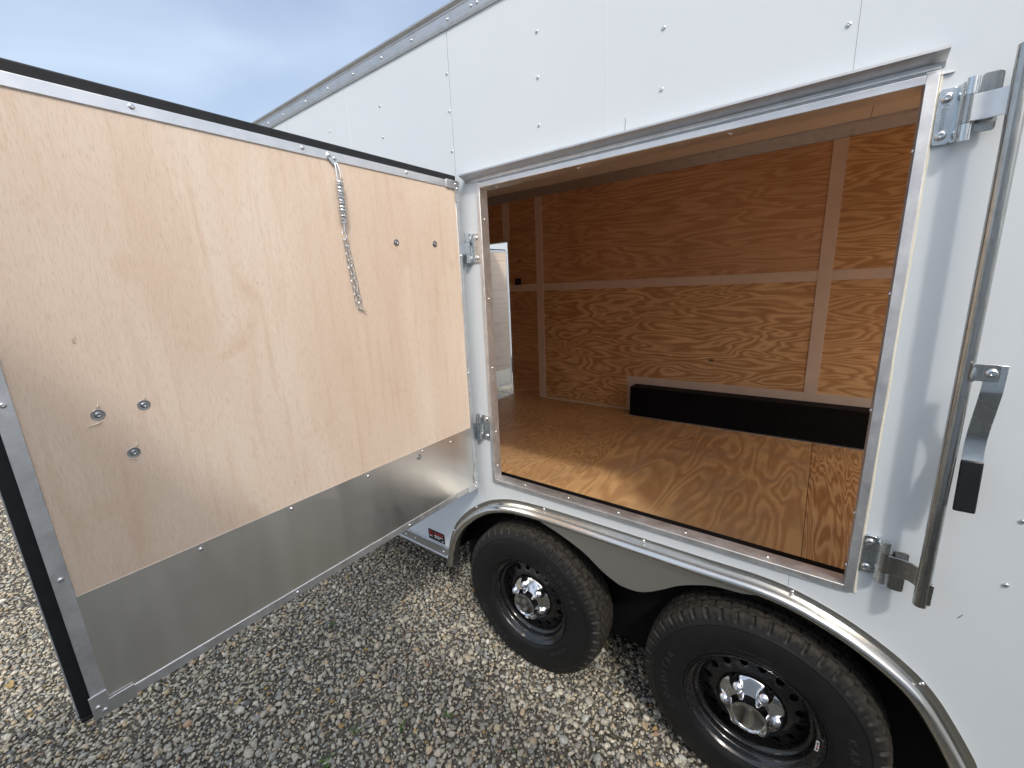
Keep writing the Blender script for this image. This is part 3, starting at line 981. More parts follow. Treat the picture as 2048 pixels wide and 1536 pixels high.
# outer skin, seal
part('outer_skin', MB().box(DXI - .062, DXI - .056, DY1 - .026, DY0 + .012, DZ0 - .012, DZT + .034), M['white'], door)
sl = MB()
ax0, ax1 = DXI - .0555, DXI - .0185
sl.box(ax0, ax1, DY1 - .0235, DY0 + .010, DZT - .002, DZT + .030)
sl.box(ax0, ax1, DY1 - .0235, DY0 + .010, DZ0 - .010, DZ0 + .002)
sl.box(ax0, ax1, DY1 - .0235, DY1 + .002, DZ0 + .0025, DZT - .0025)
sl.box(ax0, ax1, DY0 - .002, DY0 + .006, DZ0 + .0025, DZT - .0025)
part('door_seal', sl, M['seal'], door, bevel=.004)
KZ = 1.1475
part('plywood_lining', MB().box(DXI - .0034, DXI - .0012, DY1 + .022, DY0 - .018, KZ - .02, DZT - .022), M['door_ply'], door)
part('kick_plate', MB().box(DXI - .0012, DXI - .0002, DY1 + .0225, DY0 - .0185, DZ0 + .022, KZ), M['kick'], door, bevel=.0003)
# perimeter channel
def chan(nm, y0, y1, z0, z1, proud=.0022, mat='alu'):
    return part(nm, MB().box(DXI - .036, DXI + proud, y0, y1, z0, z1), M[mat], door, bevel=.0012)
chan('top_channel', DY1 + .0005, DY0 - .0005, DZT - .026, DZT, mat='alu_light')
chan('bottom_channel', DY1 + .0005, DY0 - .0005, DZ0, DZ0 + .026)
chan('free_edge_channel', DY1, DY1 + .027, DZ0 + .0265, DZT - .0305)
chan('hinge_edge_channel', DY0 - .020, DY0, DZ0 + .0265, DZT - .0305)
# corner plates (L shape) with rivets
def corner(y0, sy, z0, sz, l1, l2, w=.031):
    pl = [(y0, z0), (y0 + sy * l1, z0), (y0 + sy * l1, z0 + sz * w), (y0 + sy * w * .85, z0 + sz * w), (y0 + sy * w * .85, z0 + sz * l2), (y0, z0 + sz * l2)]
    c = part('corner_plate', MB().prism(pl, 'x', DXI + .0024, DXI + .0055), M['alu_light'], door, bevel=.001)
    for a, b in ((.020, .014), (.011, .029)):
        head_at('corner_rivet', RIVET, c, (DXI + .0053, y0 + sy * a, z0 + sz * b), TO_PX)
corner(DY0 + .002, -1, DZT + .003, -1, .072, .078)
corner(DY0 + .002, -1, DZ0 - .003, 1, .072, .078)
corner(DY1 - .004, 1, DZ0 - .004, 1, .075, .062, .036)
corner(DY1 - .004, 1, DZT + .004, -1, .075, .062, .036)
for y, z in ((-.676, 2.1775), (-1.05, 2.178), (-.30, 2.178), (-.90, .856), (-.45, .856)):
    head_at('channel_screw', SCREW, door, (DXI + .002, y, z), TO_PX)
for y, z in ((-1.352, 1.5855), (-1.352, 1.95), (-1.352, 1.2), (-.047, 1.40), (-.047, 1.9)):
    head_at('channel_screw', SCREW, door, (DXI + .002, y, z), TO_PX)
for y, z in ((-1.110, 1.1315), (-.873, 1.1335), (-.602, 1.130), (-.188, 1.120), (-.346, 1.1345)):
    head_at('kick_screw', RIVET, door, (DXI - .0003, y, z), TO_PX)
head_at('washer_bolt', WASHER, door, (DXI - .0003, -.369, 1.1175), TO_PX)
for y, z in ((-.3746, 1.9368), (-.1886, 1.9416), (-1.2287, 1.5321), (-1.1503, 1.5347), (-1.188, 1.4303)):
    head_at('washer_bolt', WASHER, door, (DXI - .0013, y, z), TO_PX)
# splinters lifted round the bolts
for y, z, a, l in ((-1.236, 1.5135, .25, .026), (-1.226, 1.551, 1.3, .014), (-1.147, 1.551, 1.4, .016), (-1.192, 1.4165, 2.5, .018), (-1.181, 1.446, 1.0, .012)):
    c, s_ = math.cos(a), math.sin(a)
    part('wood_splinter', MB().tube([(DXI - .0008, y - c * l / 2, z - s_ * l / 2), (DXI + .0022, y, z), (DXI - .0005, y + c * l / 2, z + s_ * l / 2)], [.0004, .0014, .0004], 5), M['caulk'], door)
# long pale scratch in the veneer
part('veneer_scratch', MB().tube([(DXI - .0011, -.308 + .07 * t + .012 * math.sin(2.2 * t), 1.955 - .42 * t) for t in np.linspace(0, 1, 12)], [.0002] + [.0007] * 10 + [.0002], 5), M['caulk'], door)

# holdback: bracket, spring, hook and chain
X = DXI + .004
br = part('holdback_bracket', MB().prism([(-.604, 2.182), (-.590, 2.179), (-.574, 2.176), (-.572, 2.158), (-.580, 2.148), (-.590, 2.150), (-.606, 2.168)], 'x', DXI + .0026, DXI + .0055), M['zinc'], door, bevel=.001)
head_at('bracket_screw', SCREW, br, (DXI + .0054, -.5975, 2.1735), TO_PX)
head_at('bracket_screw', SCREW, br, (DXI + .0054, -.580, 2.1675), TO_PX)
sx, s_top, s_bot = DXI + .0155, (-.5805, 2.104), (-.582, 1.992)
def lerp(a, b, t): return a + (b - a) * t
part('spring_eye_bolt', MB().tube([(X + .004, -.5835, 2.154), (sx, -.5875, 2.13), (sx, -.587, 2.06), (sx, -.585, 1.99), (sx - .001, -.590, 1.985), (sx, -.583, 1.980)], .0024, 8)
     .tube([(X + .004, -.5775, 2.154), (sx, -.5755, 2.13), (sx, -.5765, 2.06), (sx, -.578, 1.985), (sx, -.583, 1.980)], .0024, 8), M['zinc'], door)
hel = []
for k in range(13 * 12 + 1):
    a = 2 * math.pi * k / 12
    t = k / (13 * 12)
    hel.append((sx + .0095 * math.cos(a), lerp(-.5815, -.583, t) + .0095 * math.sin(a), lerp(2.108, 1.992, t)))
part('spring', MB().tube(hel, .0023, 6), M['zinc'], door)
part('spring_hook', MB().tube([(sx, -.583, 1.990), (sx, -.584, 1.965), (sx, -.587, 1.951), (sx, -.594, 1.948), (sx, -.591, 1.957), (sx, -.582, 1.960), (sx, -.577, 1.950), (sx, -.582, 1.938), (sx, -.586, 1.930)], .0023, 8), M['zinc'], door)
def chain(path, n):
    P = [Vector(p) for p in path]
    L = [0]
    for a, b in zip(P, P[1:]):
        L.append(L[-1] + (b - a).length)
    def at(s):
        for i in range(len(P) - 1):
            if s <= L[i + 1] or i == len(P) - 2:
                return P[i].lerp(P[i + 1], (s - L[i]) / (L[i + 1] - L[i])), (P[i + 1] - P[i]).normalized()
    mb = MB()
    st = L[-1] / n
    for k in range(n):
        c, tg = at((k + .5) * st)
        side = Vector((0, 1, 0)) if k % 2 == 0 else Vector((1, .35, 0)).normalized()
        side = (side - tg * side.dot(tg)).normalized()
        hl, hw = st * .66, .0050
        loop = []
        for q in range(14):
            a = 2 * math.pi * q / 14
            ca, sa = math.cos(a), math.sin(a)
            loop.append(c + tg * ((hl - hw) * (1 if ca > 0 else -1) * min(1, abs(ca) * 3) + hw * ca) + side * hw * sa)
        mb.tube(loop, .0011, 5, closed=True)
    return mb
cx = DXI + .006
part('chain', chain([(cx + .006, -.585, 1.933), (cx, -.5775, 1.86), (cx, -.571, 1.79), (cx, -.5665, 1.735), (cx, -.5645, 1.722)], 10), M['zinc'], door)
part('chain', chain([(cx + .006, -.581, 1.932), (cx + .005, -.569, 1.86), (cx + .002, -.560, 1.79), (cx, -.5535, 1.745), (cx, -.557, 1.722), (cx, -.546, 1.712), (cx, -.538, 1.706)], 12), M['zinc'], door)

# ------------------------------------------------------------------ bar lock on the right
BX, BY = 1.4515, -.060
bar = part('lock_bar', MB().tube([(BX, BY, .934), (BX, BY, .936), (BX - .006, BY, 1.6), (BX - .012, BY, 2.1745)], .0138, 24), M['pipe'], T, smooth=40)
def bar_hinge(z0, z1, wz0, wz1, script):
    """plate on the jamb, three-knuckle barrel, arm to the bar and its keeper wings"""
    w = z1 - z0
    h = part('bar_hinge', MB().prism(rounded(1.333, 1.3605, z0, z1, .006), 'y', -.0075, -.0055 + .005), M['zinc'], T, bevel=.001)
    part('hinge_step', MB().prism([(1.3595, -.0005), (1.3595, -.0075), (1.366, -.022), (1.371, -.028), (1.373, -.022), (1.367, -.0005)], 'z', z0 + .0005, z1 - .0005), M['zinc'], h)
    k = [z0 - .004, z0 + w * .27, z0 + w * .74, z1 + .004]
    for q0, q1 in ((k[0], k[1] - .001), (k[2] + .001, k[3])):
        part('hinge_barrel', MB().tube([(1.379, -.028, q0), (1.379, -.028, q1)], .0098, 14), M['zinc'], h)
    part('hinge_barrel', MB().tube([(1.379, -.028, k[1]), (1.379, -.028, k[2])], .0102, 14), M['pipe'], h)
    part('hinge_arm', MB().prism([(1.382, -.038), (1.405, -.0375), (1.427, -.046), (1.441, -.064), (1.441, -.058), (1.428, -.041), (1.405, -.0325), (1.382, -.033)], 'z', k[1] + .001, k[2] - .001), M['alu_light'] if script is None else M['pipe'], h, bevel=.0008)
    wg = part('keeper_wing', MB().prism(rounded(1.3925, 1.4245, wz0, wz1, .007), 'y', -.0185, -.0165), M['pipe'], h, bevel=.0006)
    part('keeper_fold', MB().prism([(1.398, -.0165), (1.4185, -.0165), (1.4185, -.033), (1.398, -.033)], 'z', k[1] + .003, k[2] - .003), M['pipe'], h)
    for zz in (z0 + .019, z1 - .019):
        head_at('hinge_rivet', BIGRIV, h, (1.3455, -.0074, zz), TO_MY)
    me = text_mesh('National', .0155, .0004, .25, M['pipe'])
    place('lettering', me, h, Matrix.Translation((1.3455, -.0078, (z0 + z1) / 2)) @ TO_MY @ Matrix.Rotation(R(-90), 4, 'Z'))
bar_hinge(2.029, 2.1405, 2.040, 2.1505, None)
bar_hinge(.951, 1.065, .928, 1.045, 'x')
part('weld_tab', MB().prism(rounded(BX + .010, BX + .0175, .943, 1.003, .003), 'y', -.069, -.060), M['pipe'], bar, bevel=.001)
# handle
hb = part('handle_bracket', MB().prism(rounded(1.452, 1.4945, 1.5245, 1.562, .006), 'y', -.0805, -.0765), M['pipe'], bar, bevel=.0008)
part('weld_bead', MB().tube([(1.4555, -.0765, 1.522), (1.4548, -.0775, 1.535), (1.4556, -.0772, 1.55), (1.455, -.076, 1.563)], [.003, .0048, .0043, .0032], 8), M['zinc'], bar)
head_at('handle_rivet', BIGRIV, hb, (1.4815, -.0803, 1.543), TO_MY)
prof = [(-.0745, 1.560), (-.0745, 1.512), (-.0725, 1.494), (-.064, 1.462), (-.053, 1.425), (-.046, 1.392), (-.0445, 1.368), (-.0475, 1.345), (-.054, 1.325)]
def strap(prof, x0, x1, th):
    mb = MB()
    out, inn = [], []
    for i, (y, z) in enumerate(prof):
        a = prof[max(i - 1, 0)]; b = prof[min(i + 1, len(prof) - 1)]
        tg = Vector((b[0] - a[0], b[1] - a[1])).normalized()
        nn = Vector((tg.y, -tg.x))
        out.append((y + nn.x * th / 2, z + nn.y * th / 2)); inn.append((y - nn.x * th / 2, z - nn.y * th / 2))
    return mb.prism(out + inn[::-1], 'x', x0, x1)
hd = part('handle', strap(catmull(prof, 4), 1.4715, 1.5055, .0042), M['zinc'], bar, bevel=.0008, smooth=40)
part('handle_grip', strap(catmull([(-.0525, 1.334), (-.0575, 1.30), (-.064, 1.25), (-.069, 1.212)], 3), 1.4700, 1.5070, .0085), M['grip'], bar, bevel=.0035, smooth=40)

# warning decal by the fender
dec = part('decal', MB().box(-.500, -.372, -.0012, -.0003, .395, .456), M['label_black'], T)
def mark(x0, x1, z0, z1, m):
    part('print', MB().box(x0, x1, -.0017, -.0013, z0, z1), M[m], dec)
mark(-.4925, -.468, .4215, .4455, 'label_red'); mark(-.4855, -.474, .428, .4395, 'label_black'); mark(-.4925, -.468, .4125, .417, 'label_white')
for i, (a, b) in enumerate(((-.452, -.436), (-.434, -.418), (-.416, -.400), (-.398, -.382))):
    mark(a, b, .4355, .4455, 'label_red')
for a, b in ((-.452, -.431), (-.428, -.410), (-.407, -.386)):
    mark(a, b, .4225, .4285, 'label_white')
for a, b in ((-.452, -.434), (-.430, -.409)):
    mark(a, b, .412, .418, 'label_white')
mark(-.3935, -.3835, .402, .410, 'label_white')
# small scratches on the paint
part('paint_scratch', MB().tube([(.6225, -.0003, 2.262), (.6235, -.0003, 2.248), (.6222, -.0003, 2.236), (.6225, -.0003, 2.226)], .0006, 4), M['gap'], T)
part('paint_scratch', MB().tube([(1.536, -.0003, .892), (1.543, -.0003, .905)], .0007, 4), M['gap'], T)

# ------------------------------------------------------------------ wheels
TR = 0.350     # tyre radius
TW = 0.205
def tyre_mesh():
    pitches, per = 46, 8
    n = pitches * per
    side = [(.030, .196), (.018, .1985), (.010, .206), (.004, .222), (.0008, .240), (0.0, .258), (.0018, .276), (.0055, .292), (.0085, .3005), (.0075, .3025), (.0085, .3055), (.0105, .3075)]
    sh = [(.0125, .312), (.0150, .318), (.0180, .3245), (.0212, .3305), (.0245, .336), (.0285, .3405), (.033, .3435)]
    half = []
    tread = [(y, .3440 + .006 * math.sin(math.pi * (y - .033) / (TW - .066)) ** .8) for y in np.linspace(.0375, TW - .0375, 34)]
    prof = [(y, r, 0) for y, r in side] + [(y, r, 1) for y, r in sh] + [(y, r, 2) for y, r in tread] + [(TW - y, r, 1) for y, r in reversed(sh)] + [(TW - y, r, 0) for y, r in reversed(side)]
    m = len(prof)
    P = np.array([(a, b) for a, b, _ in prof]); K = np.array([c for *_, c in prof])
    dP = np.gradient(P, axis=0); Nn = np.stack([dP[:, 1], -dP[:, 0]], 1); Nn /= np.linalg.norm(Nn, axis=1)[:, None]
    # orient outward: away from the middle of the carcass
    ctr = np.array([TW / 2, .26])
    sgn = np.sign(((P - ctr) * Nn).sum(1)); Nn *= sgn[:, None]
    V = np.zeros((n, m, 3)); TRD = np.zeros((n, m))
    for i in range(n):
        a = 2 * math.pi * i / n
        ph = (i % per) / per
        pi_ = i // per
        for j in range(m):
            y, r = P[j]; d = 0.0; k = K[j]
            if k == 1:
                # shoulder lugs: alternate long and short notches
                frac = (r - .312) / (.3435 - .312)
                if ph in (0.0, 1 / per):
                    d = -.0072 * min(1, frac * 3)
                elif abs(ph - 4 / per) < .01 and frac < .75:
                    d = -.0034
                if abs(frac) < .2:
                    d *= .5
                TRD[i, j] = .12 + .75 * frac ** 2
            elif k == 2:
                u = (y - TW / 2)
                zig = .0035 * (1 if (i % per) < per / 2 else -1)
                for g0 in (-.052, -.018, .018, .052):
                    if abs(u - g0 - zig) < .0042:
                        d = -.0075
                if abs(u) > .055 and ph in (0.0, 1 / per):
                    d = min(d, -.006)
                if abs(abs(u) - .035) < .014 and (i % per) == (2 if u > 0 else 4):
                    d = min(d, -.0045)
                if abs(u) < .014 and (i % per) in (1,):
                    d = min(d, -.0045)
                TRD[i, j] = .95 if d > -.003 else .35
            else:
                TRD[i, j] = 0
            py, pr = y + Nn[j, 0] * d, r + Nn[j, 1] * d
            V[i, j] = (pr * math.cos(a), py, pr * math.sin(a))
    idx = np.arange(n * m).reshape(n, m)
    q = np.stack([idx[:, :-1], np.roll(idx, -1, 0)[:, :-1], np.roll(idx, -1, 0)[:, 1:], idx[:, 1:]], -1).reshape(-1, 4)
    me = bpy.data.meshes.new('tyre')
    me.from_pydata(V.reshape(-1, 3).tolist(), [], q.tolist())
    me.update()
    at = me.attributes.new('tread', 'FLOAT', 'POINT')
    at.data.foreach_set('value', TRD.astype(np.float32).ravel())
    bm = bmesh.new(); bm.from_mesh(me); bmesh.ops.recalc_face_normals(bm, faces=bm.faces); bm.to_mesh(me); bm.free()
    me.shade_smooth(); me.set_sharp_from_angle(angle=R(38))
    me.materials.append(M['tyre'])
    return me
def ring_ridges():
    mb = MB()
    for r, y in ((.212, .0072), (.2175, .0052), (.3035, .0075)):
        mb.lathe([(r - .0010, y + .001), (r, y - .0009), (r + .0010, y + .001)], (0, 0, 0), 96, 'y')
    me = bpy.data.meshes.new('tyre_ridge')
    mb.f = [f for f in mb.f if len(f) == 4]
    me.from_pydata(mb.v, [], mb.f); me.shade_smooth(); me.materials.append(M['tyre'])
    return me
def arc_text(txt, size, rad, ang, yfun):
    """raised letters bent clockwise round the sidewall; ang in degrees, 90 = top"""
    me = text_mesh(txt, size, .0020, .25, M['tyre_letter'], 1.75 if size > .02 else 1.1)
    for v in me.vertices:
        u, w, d = v.co
        a = R(ang) - u / rad
        r = rad + w
        v.co = (r * math.cos(a), yfun(r) - .0002 - d * .9, r * math.sin(a))
    # seen from -y, +x is right: clockwise text is right way up
    return me
def side_y(r):
    rs = [.196, .1985, .206, .222, .240, .258, .276, .292, .3005]; ys = [.030, .018, .010, .004, .0008, 0, .0018, .0055, .0085]
    return float(np.interp(r, rs, ys))
TYRE = tyre_mesh(); RIDGE = ring_ridges()
LOAD = arc_text('LOADSTAR', .030, .262, 90, side_y)
KARR = arc_text('KARRIER', .030, .262, -90, side_y)
SMALL = arc_text('ST205/75R15  RADIAL', .010, .234, 0, side_y)

def rim_mesh():
    mb = MB()
    # outer lip, barrel and back; h measured from the tyre's outer face inward (+y)
    prof = [(.200, .034), (.207, .026), (.2085, .016), (.2065, .0125), (.203, .013), (.199, .018), (.196, .024), (.192, .027), (.184, .031), (.180, .036), (.1785, .050), (.176, .058), (.170, .062), (.1665, .064), (.166, .090), (.166, .19), (.20, .195)]
    mb.lathe(prof, (0, 0, 0), 72, 'y')
    mb.f = [f for f in mb.f if len(f) == 4]
    # dished disc with real round holes
    nh, hr, hc = 16, .0128, .1415
    pts, edges = [], []
    def loop(cx_, cy_, r, n):
        s = len(pts)
        for k in range(n):
            a = 2 * math.pi * k / n
            pts.append(Vector((cx_ + r * math.cos(a), cy_ + r * math.sin(a))))
        edges.extend([(s + k, s + (k + 1) % n) for k in range(n)])
    loop(0, 0, .1668, 72)
    loop(0, 0, .159, 64); loop(0, 0, .119, 48); loop(0, 0, .100, 40); loop(0, 0, .05, 24)
    holes = []
    for k in range(nh):
        a = 2 * math.pi * (k + .5) / nh
        holes.append(Vector((hc * math.cos(a), hc * math.sin(a))))
        loop(holes[-1].x, holes[-1].y, hr, 14)
    vo, eo, fo, *_ = delaunay_2d_cdt(pts, edges, [], 0, 1e-5)
    def hy(r):
        return float(np.interp(r, [0, .05, .100, .119, .128, .155, .1668], [.060, .060, .062, .064, .071, .080, .086]))
    vv = [(p.x, hy(p.length), p.y) for p in vo]
    ff = []
    for f in fo:
        c = (vo[f[0]] + vo[f[1]] + vo[f[2]]) / 3
        if any((c - h_).length < hr * .97 for h_ in holes) or c.length < .045:
            continue
        ff.append(tuple(f))
    # front + back skin of the pressed disc and hole walls
    mb.add(vv, ff)
    mb.add([(x, y + .006, z) for x, y, z in vv], [tuple(reversed(f)) for f in ff])
    for h_ in holes:
        ring = []
        for k in range(14):
            a = 2 * math.pi * k / 14
            p = h_ + Vector((hr * math.cos(a), hr * math.sin(a)))
            ring.append((p.x, hy(p.length), p.y))
        mb.add(ring + [(x, y + .006, z) for x, y, z in ring], [(k, (k + 1) % 14, 14 + (k + 1) % 14, 14 + k) for k in range(14)])
    return mb.mesh('rim', M['rim'], 40)
RIM = rim_mesh()
DRUM = MB().lathe([(.0, .095), (.150, .095), (.152, .10), (.152, .15), (0, .15)], (0, 0, 0), 40, 'y').mesh('brake_drum', M['under'], 40)

def cap_mesh():
    # chrome cover: polar grid with six lug bumps, then the grease-cap tower
    na, mbb = 144, MB()
    rad = [.098, .0965, .094, .090, .085, .080, .075, .070, .065, .060, .056, .053]
    vs = []
    for r in rad:
        t = (r - .053) / (.098 - .053)
        base = .060 - .040 * (1 - t) ** .62
        for k in range(na):
            a = 2 * math.pi * k / na
            hgt = 0
            best = 1e9
            for q in range(6):
                b_ = 2 * math.pi * (q + .5) / 6
                dx, dz = r * math.cos(a) - .0765 * math.cos(b_), r * math.sin(a) - .0765 * math.sin(b_)
                best = min(best, math.hypot(dx, dz))
            lug = .020 * max(0, 1 - (best / .0185) ** 2) ** .6
            # flutes between the lugs
            fl = .0040 * (0.5 + .5 * math.cos(6 * a)) * math.sin(math.pi * min(1, max(0, t)))
            vs.append((1.08 * r * math.cos(a), base - lug + fl, 1.08 * r * math.sin(a)))
    fs = []
    for i in range(len(rad) - 1):
        for k in range(na):
            l = (k + 1) % na
            fs.append((i * na + k, i * na + l, (i + 1) * na + l, (i + 1) * na + k))
    mbb.add(vs, fs)
    me = mbb.mesh('hub_cover', M['chrome'], 50)
    mb2 = MB()
    mb2.lathe([(.056, .028), (.0535, .020), (.050, .006), (.0495, -.003), (.0485, -.0065), (.045, -.0075), (.0425, -.005), (.041, -.0025), (.030, -.0018), (.0, -.0015)], (0, 0, 0), 56, 'y')
    mb2.v = [(x * 1.12, y, z * 1.12) for x, y, z in mb2.v]
    me2 = mb2.mesh('grease_cap', M['chrome'], 35)
    return me, me2
COVER, GCAP = cap_mesh()
def add_wheel(x, yo, spin, mirror=False, tag=False):
    base = Matrix.Translation((x, yo, WZ))
    if mirror:
        base = base @ Matrix.Rotation(math.pi, 4, 'Z')
    w = place('wheel', TYRE if False else MB().lathe([(.0, .055), (.046, .055), (.046, .16), (0, .16)], (0, 0, 0), 24, 'y').mesh('wheel_hub', M['under']), T, base)
    sp = base @ Matrix.Rotation(R(spin), 4, 'Y')
    S_T = Matrix.Diagonal((1.063, 1.0, 1.063, 1.0)); S_R = Matrix.Diagonal((1.028, 1.0, 1.028, 1.0))
    for nm, me in (('tyre', TYRE), ('tyre_ridge', RIDGE), ('tyre_lettering', LOAD), ('tyre_lettering', KARR), ('tyre_lettering', SMALL), ('rim', RIM), ('hub_cover', COVER), ('grease_cap', GCAP), ('brake_drum', DRUM)):
        if mirror and nm in ('tyre_lettering', 'tyre_ridge'):
            continue
        place(nm, me, w, sp @ (S_T if nm.startswith('tyre') else S_R))
    return w, sp
WY = -.046
w1, sp1 = add_wheel(WX1, WY, 45)
w2, sp2 = add_wheel(WX2, WY, -92)
add_wheel(WX1, YW + .10, 10, True)
add_wheel(WX2, YW + .10, 80, True)
# sticker on the rear rim, small loose tag on the front one
stk = MB().prism(rounded(1.0806 + .146, 1.0806 + .190, WZ - .060, WZ - .043, .002, 2), 'y', -.046 + .0315, -.046 + .0320)
def slanted(nm, mat, pts, par, y0, y1):
    return part(nm, MB().prism(pts, 'y', y0, y1), mat, par)
cxs, czs = WX2, WZ
def polar(r, a):
    return (cxs + r * math.cos(R(a)), czs + r * math.sin(R(a)))
st_poly = [polar(.1958, a) for a in (4, 0, -4, -8)] + [polar(.1866, a) for a in (-8, -4, 0, 4)]
s_ = part('rim_sticker', MB().prism(st_poly, 'y', WY + .0245, WY + .0252), M['label_white'], w2)
for a0, a1, m in ((2.6, 1.2, 'label_text'), (.6, -.6, 'label_text'), (-1.6, -3.2, 'label_red'), (-4, -6.5, 'label_text')):
    slanted('sticker_print', M[m], [polar(.1938, a0), polar(.1938, a1), polar(.1886, a1), polar(.1886, a0)], w2, WY + .0238, WY + .0243)
part('balance_tag', MB().box(WX1 + .004, WX1 + .020, WY - .004, WY - .003, WZ - .066, WZ - .054), M['label_white'], w1)

# ------------------------------------------------------------------ side door on the far side (seen through the trailer)
hxd, hyd = -2.30, YW + .055
fx, fy = -2.215, 3.13
dv = Vector((fx - hxd, fy - hyd, 0)); dw = dv.length; du = dv / dw
nrm = Vector((du.y, -du.x, 0))
FM = Matrix(((du.x, nrm.x, 0, hxd), (du.y, nrm.y, 0, hyd), (0, 0, 1, 0), (0, 0, 0, 1)))
def fpart(nm, mb, m, par, bevel=0):
    return place(nm, mb.mesh(nm, m), par, FM, bevel)
sd = fpart('side_door', MB().box(0.002, dw - .002, -.034, -.004, .462, 2.23), M['alu_light'], T)
sd['label'] = 'open side entry door seen through the trailer interior'
fpart('door_skin', MB().box(-.01, dw + .02, -.05, -.045, .445, 2.25), M['white'], sd)
fpart('door_seal', MB().box(-.008, dw + .016, -.0445, -.0345, .450, 2.247), M['seal'], sd)
fpart('plywood_lining', MB().box(.02, dw - .02, -.0038, -.0012, .68, 2.205), M['door_ply'], sd)
fpart('kick_plate', MB().box(.02, dw - .02, -.0034, -.0005, .485, .679), M['kick'], sd)
fpart('door_channel', MB().box(.001, dw - .001, -.0335, .0018, 2.206, 2.231), M['alu_light'], sd)
fpart('door_channel', MB().box(.001, dw - .001, -.0335, .0018, .461, .4845), M['alu_light'], sd)
fpart('door_channel', MB().box(dw - .0195, dw, -.0335, .0018, .4849, 2.2055), M['alu_light'], sd)
# frame of that opening
part('side_door_frame', MB().box(DX1, DX1 + .0045, YW - .012, Y1 + .048, ZF + .001, DZ1).box(DX0, DX1, YW - .004, Y1 + .048, DZ1 - .012, DZ1 - .0005), M['alu'], T)

# ------------------------------------------------------------------ neighbouring trailers
def plain_trailer(x0, x1, ya, yb, zt, label):
    """ya is the wall facing our trailer"""
    s = 1 if yb > ya else -1
    n = root('cargo_trailer', ((x0 + x1) / 2, (ya + yb) / 2, 0), label, 'trailer', 'white trailers parked beside the open one')
    xs = np.arange(x0, x1 + .01, 1.283)
    for a, b in zip(xs, xs[1:]):
        y0, y1 = sorted((ya, ya + s * .02))
        part('side_panel', MB().box(a + .0015, b - .0015, y0, y1, .36, zt - .07), M['white'], n)
    y0, y1 = sorted((ya + s * .021, yb))
    part('body', MB().box(x0, xs[-1], y0, y1, .40, zt - .01), M['white'], n)
    y0, y1 = sorted((ya - s * .012, ya + s * .03))
    part('roof_trim', MB().box(x0, xs[-1], y0, y1, zt - .07, zt), M['alu_trim'], n, bevel=.004)
    part('bottom_rail', MB().box(x0, xs[-1], y0, y1, .31, .36), M['alu_trim'], n, bevel=.003)
    for a in xs[1:-1]:
        for z in np.arange(.6, zt - .1, .30):
            head_at('rivet', RIVET, n, (a - .014, ya - s * .0002, z), TO_MY if s > 0 else Matrix.Rotation(R(-90), 4, 'X'))
    xm = (x0 + xs[-1]) / 2
    for dx in (-.44, .44):
        base = Matrix.Translation((xm + dx, ya - s * .05, .30))
        if s < 0:
            base = base @ Matrix.Rotation(math.pi, 4, 'Z')
        w = place('wheel', RIM, n, base)
        place('tyre', TYRE, w, base)
        place('hub_cover', COVER, w, base)
        place('grease_cap', GCAP, w, base)
    arch = [(xm - 1.0 + .0, .36), (xm - .93, .55), (xm - .75, .74), (xm - .45, .83), (xm, .84), (xm + .45, .83), (xm + .75, .74), (xm + .93, .55), (xm + 1.0, .36)]
    f2 = fp if s > 0 else [(a, -b) for a, b in fp]
    mb = MB().sweep(catmull(arch, 4), f2)
    mb.v = [(a, b + ya, c) for a, b, c in mb.v]
    part('fender', mb, M['steel'], n)
    return n
plain_trailer(-7.4, 1.6, 5.6, 8.1, 2.86, 'white trailer on the far side, glimpsed through the open side doorway')
plain_trailer(0.55, 9.54, -2.12, -4.6, 2.92, 'white trailer parked opposite, across the gravel aisle behind the viewer')

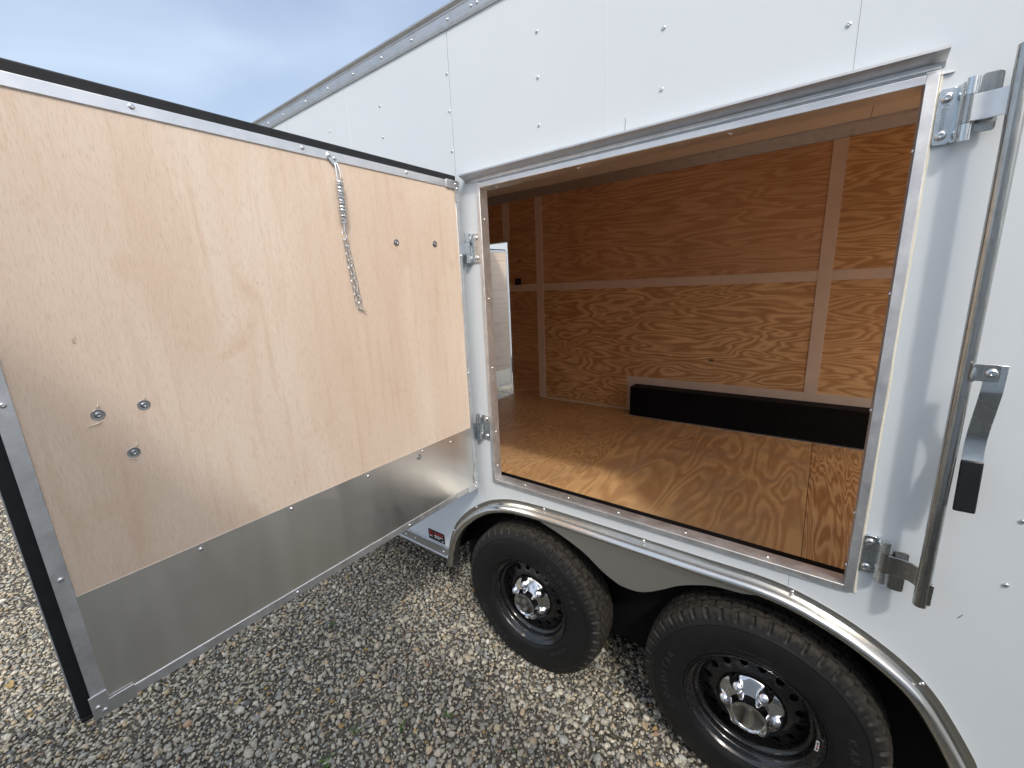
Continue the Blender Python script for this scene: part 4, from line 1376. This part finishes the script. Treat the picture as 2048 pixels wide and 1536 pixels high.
# ------------------------------------------------------------------ small plants and a dead leaf on the gravel
def weed(x, y, n, r, label):
    t = root('weed', (x, y, GZ), label, 'weed', 'small weeds in the gravel')
    rg = random.Random(int(x * 997 + y * 131))
    for k in range(n):
        a = rg.uniform(0, 6.28); L = r * rg.uniform(.6, 1.1); w = L * .30; e = rg.uniform(.25, .8)
        d = Vector((math.cos(a), math.sin(a), 0)); sd_ = Vector((-d.y, d.x, 0))
        b = Vector((x, y, GZ + .014)) + d * rg.uniform(0, r * .3)
        pts, fs = [], []
        for i in range(5):
            tt = i / 4
            c = b + d * L * tt * math.cos(e * (1 - tt * .6)) + Vector((0, 0, L * math.sin(e) * tt * (1.25 - .55 * tt)))
            ww = w * math.sin(math.pi * min(1, .12 + tt * .88)) * .5
            pts += [c - sd_ * ww + Vector((0, 0, ww * .3)), c - Vector((0, 0, .0008)), c + sd_ * ww + Vector((0, 0, ww * .3))]
        for i in range(4):
            fs += [(i * 3, i * 3 + 1, i * 3 + 4, i * 3 + 3), (i * 3 + 1, i * 3 + 2, i * 3 + 5, i * 3 + 4)]
        part('leaf', MB().add(pts, fs), M['leaf'], t, smooth=60)
WEEDS = [
    (-.2212, -.851, 8, .034, 'bright green weed nearest the bottom edge, left of centre'),
    (-.2212, -.7126, 7, .026, 'dark green weed second from the bottom edge, left of centre'),
    (-.0728, -.5917, 8, .028, 'small dark green weed midway between the bottom edge and the front tyre'),
    (.0467, -.4442, 7, .026, 'small green weed in the gravel just left of the front tyre'),
    (-.8482, -.4496, 7, .024, 'tiny green weed in the gravel beneath the kick plate'),
    (.3552, -.3918, 6, .022, 'tiny green sprig in the gravel between the two tyres'),
]
for w_ in WEEDS:
    weed(*w_)
lf = root('fallen_leaf', (-1.82, -1.567, GZ), 'curled tan fallen leaf on the gravel outside the open door edge', 'leaf')
lp = []
for i in range(7):
    t = i / 6
    w = .017 * math.sin(math.pi * min(1, .08 + .92 * t))
    lp += [(-1.845 + .055 * t, -1.567 - w, GZ + .03 + .012 * math.sin(3 * t)), (-1.845 + .055 * t, -1.567, GZ + .024 + .010 * math.sin(3 * t)), (-1.845 + .055 * t, -1.567 + w, GZ + .033 + .008 * math.cos(3 * t))]
lfs = []
for i in range(6):
    lfs += [(i * 3, i * 3 + 1, i * 3 + 4, i * 3 + 3), (i * 3 + 1, i * 3 + 2, i * 3 + 5, i * 3 + 4)]
part('blade', MB().add(lp, lfs), M['dry_leaf'], lf, smooth=60)
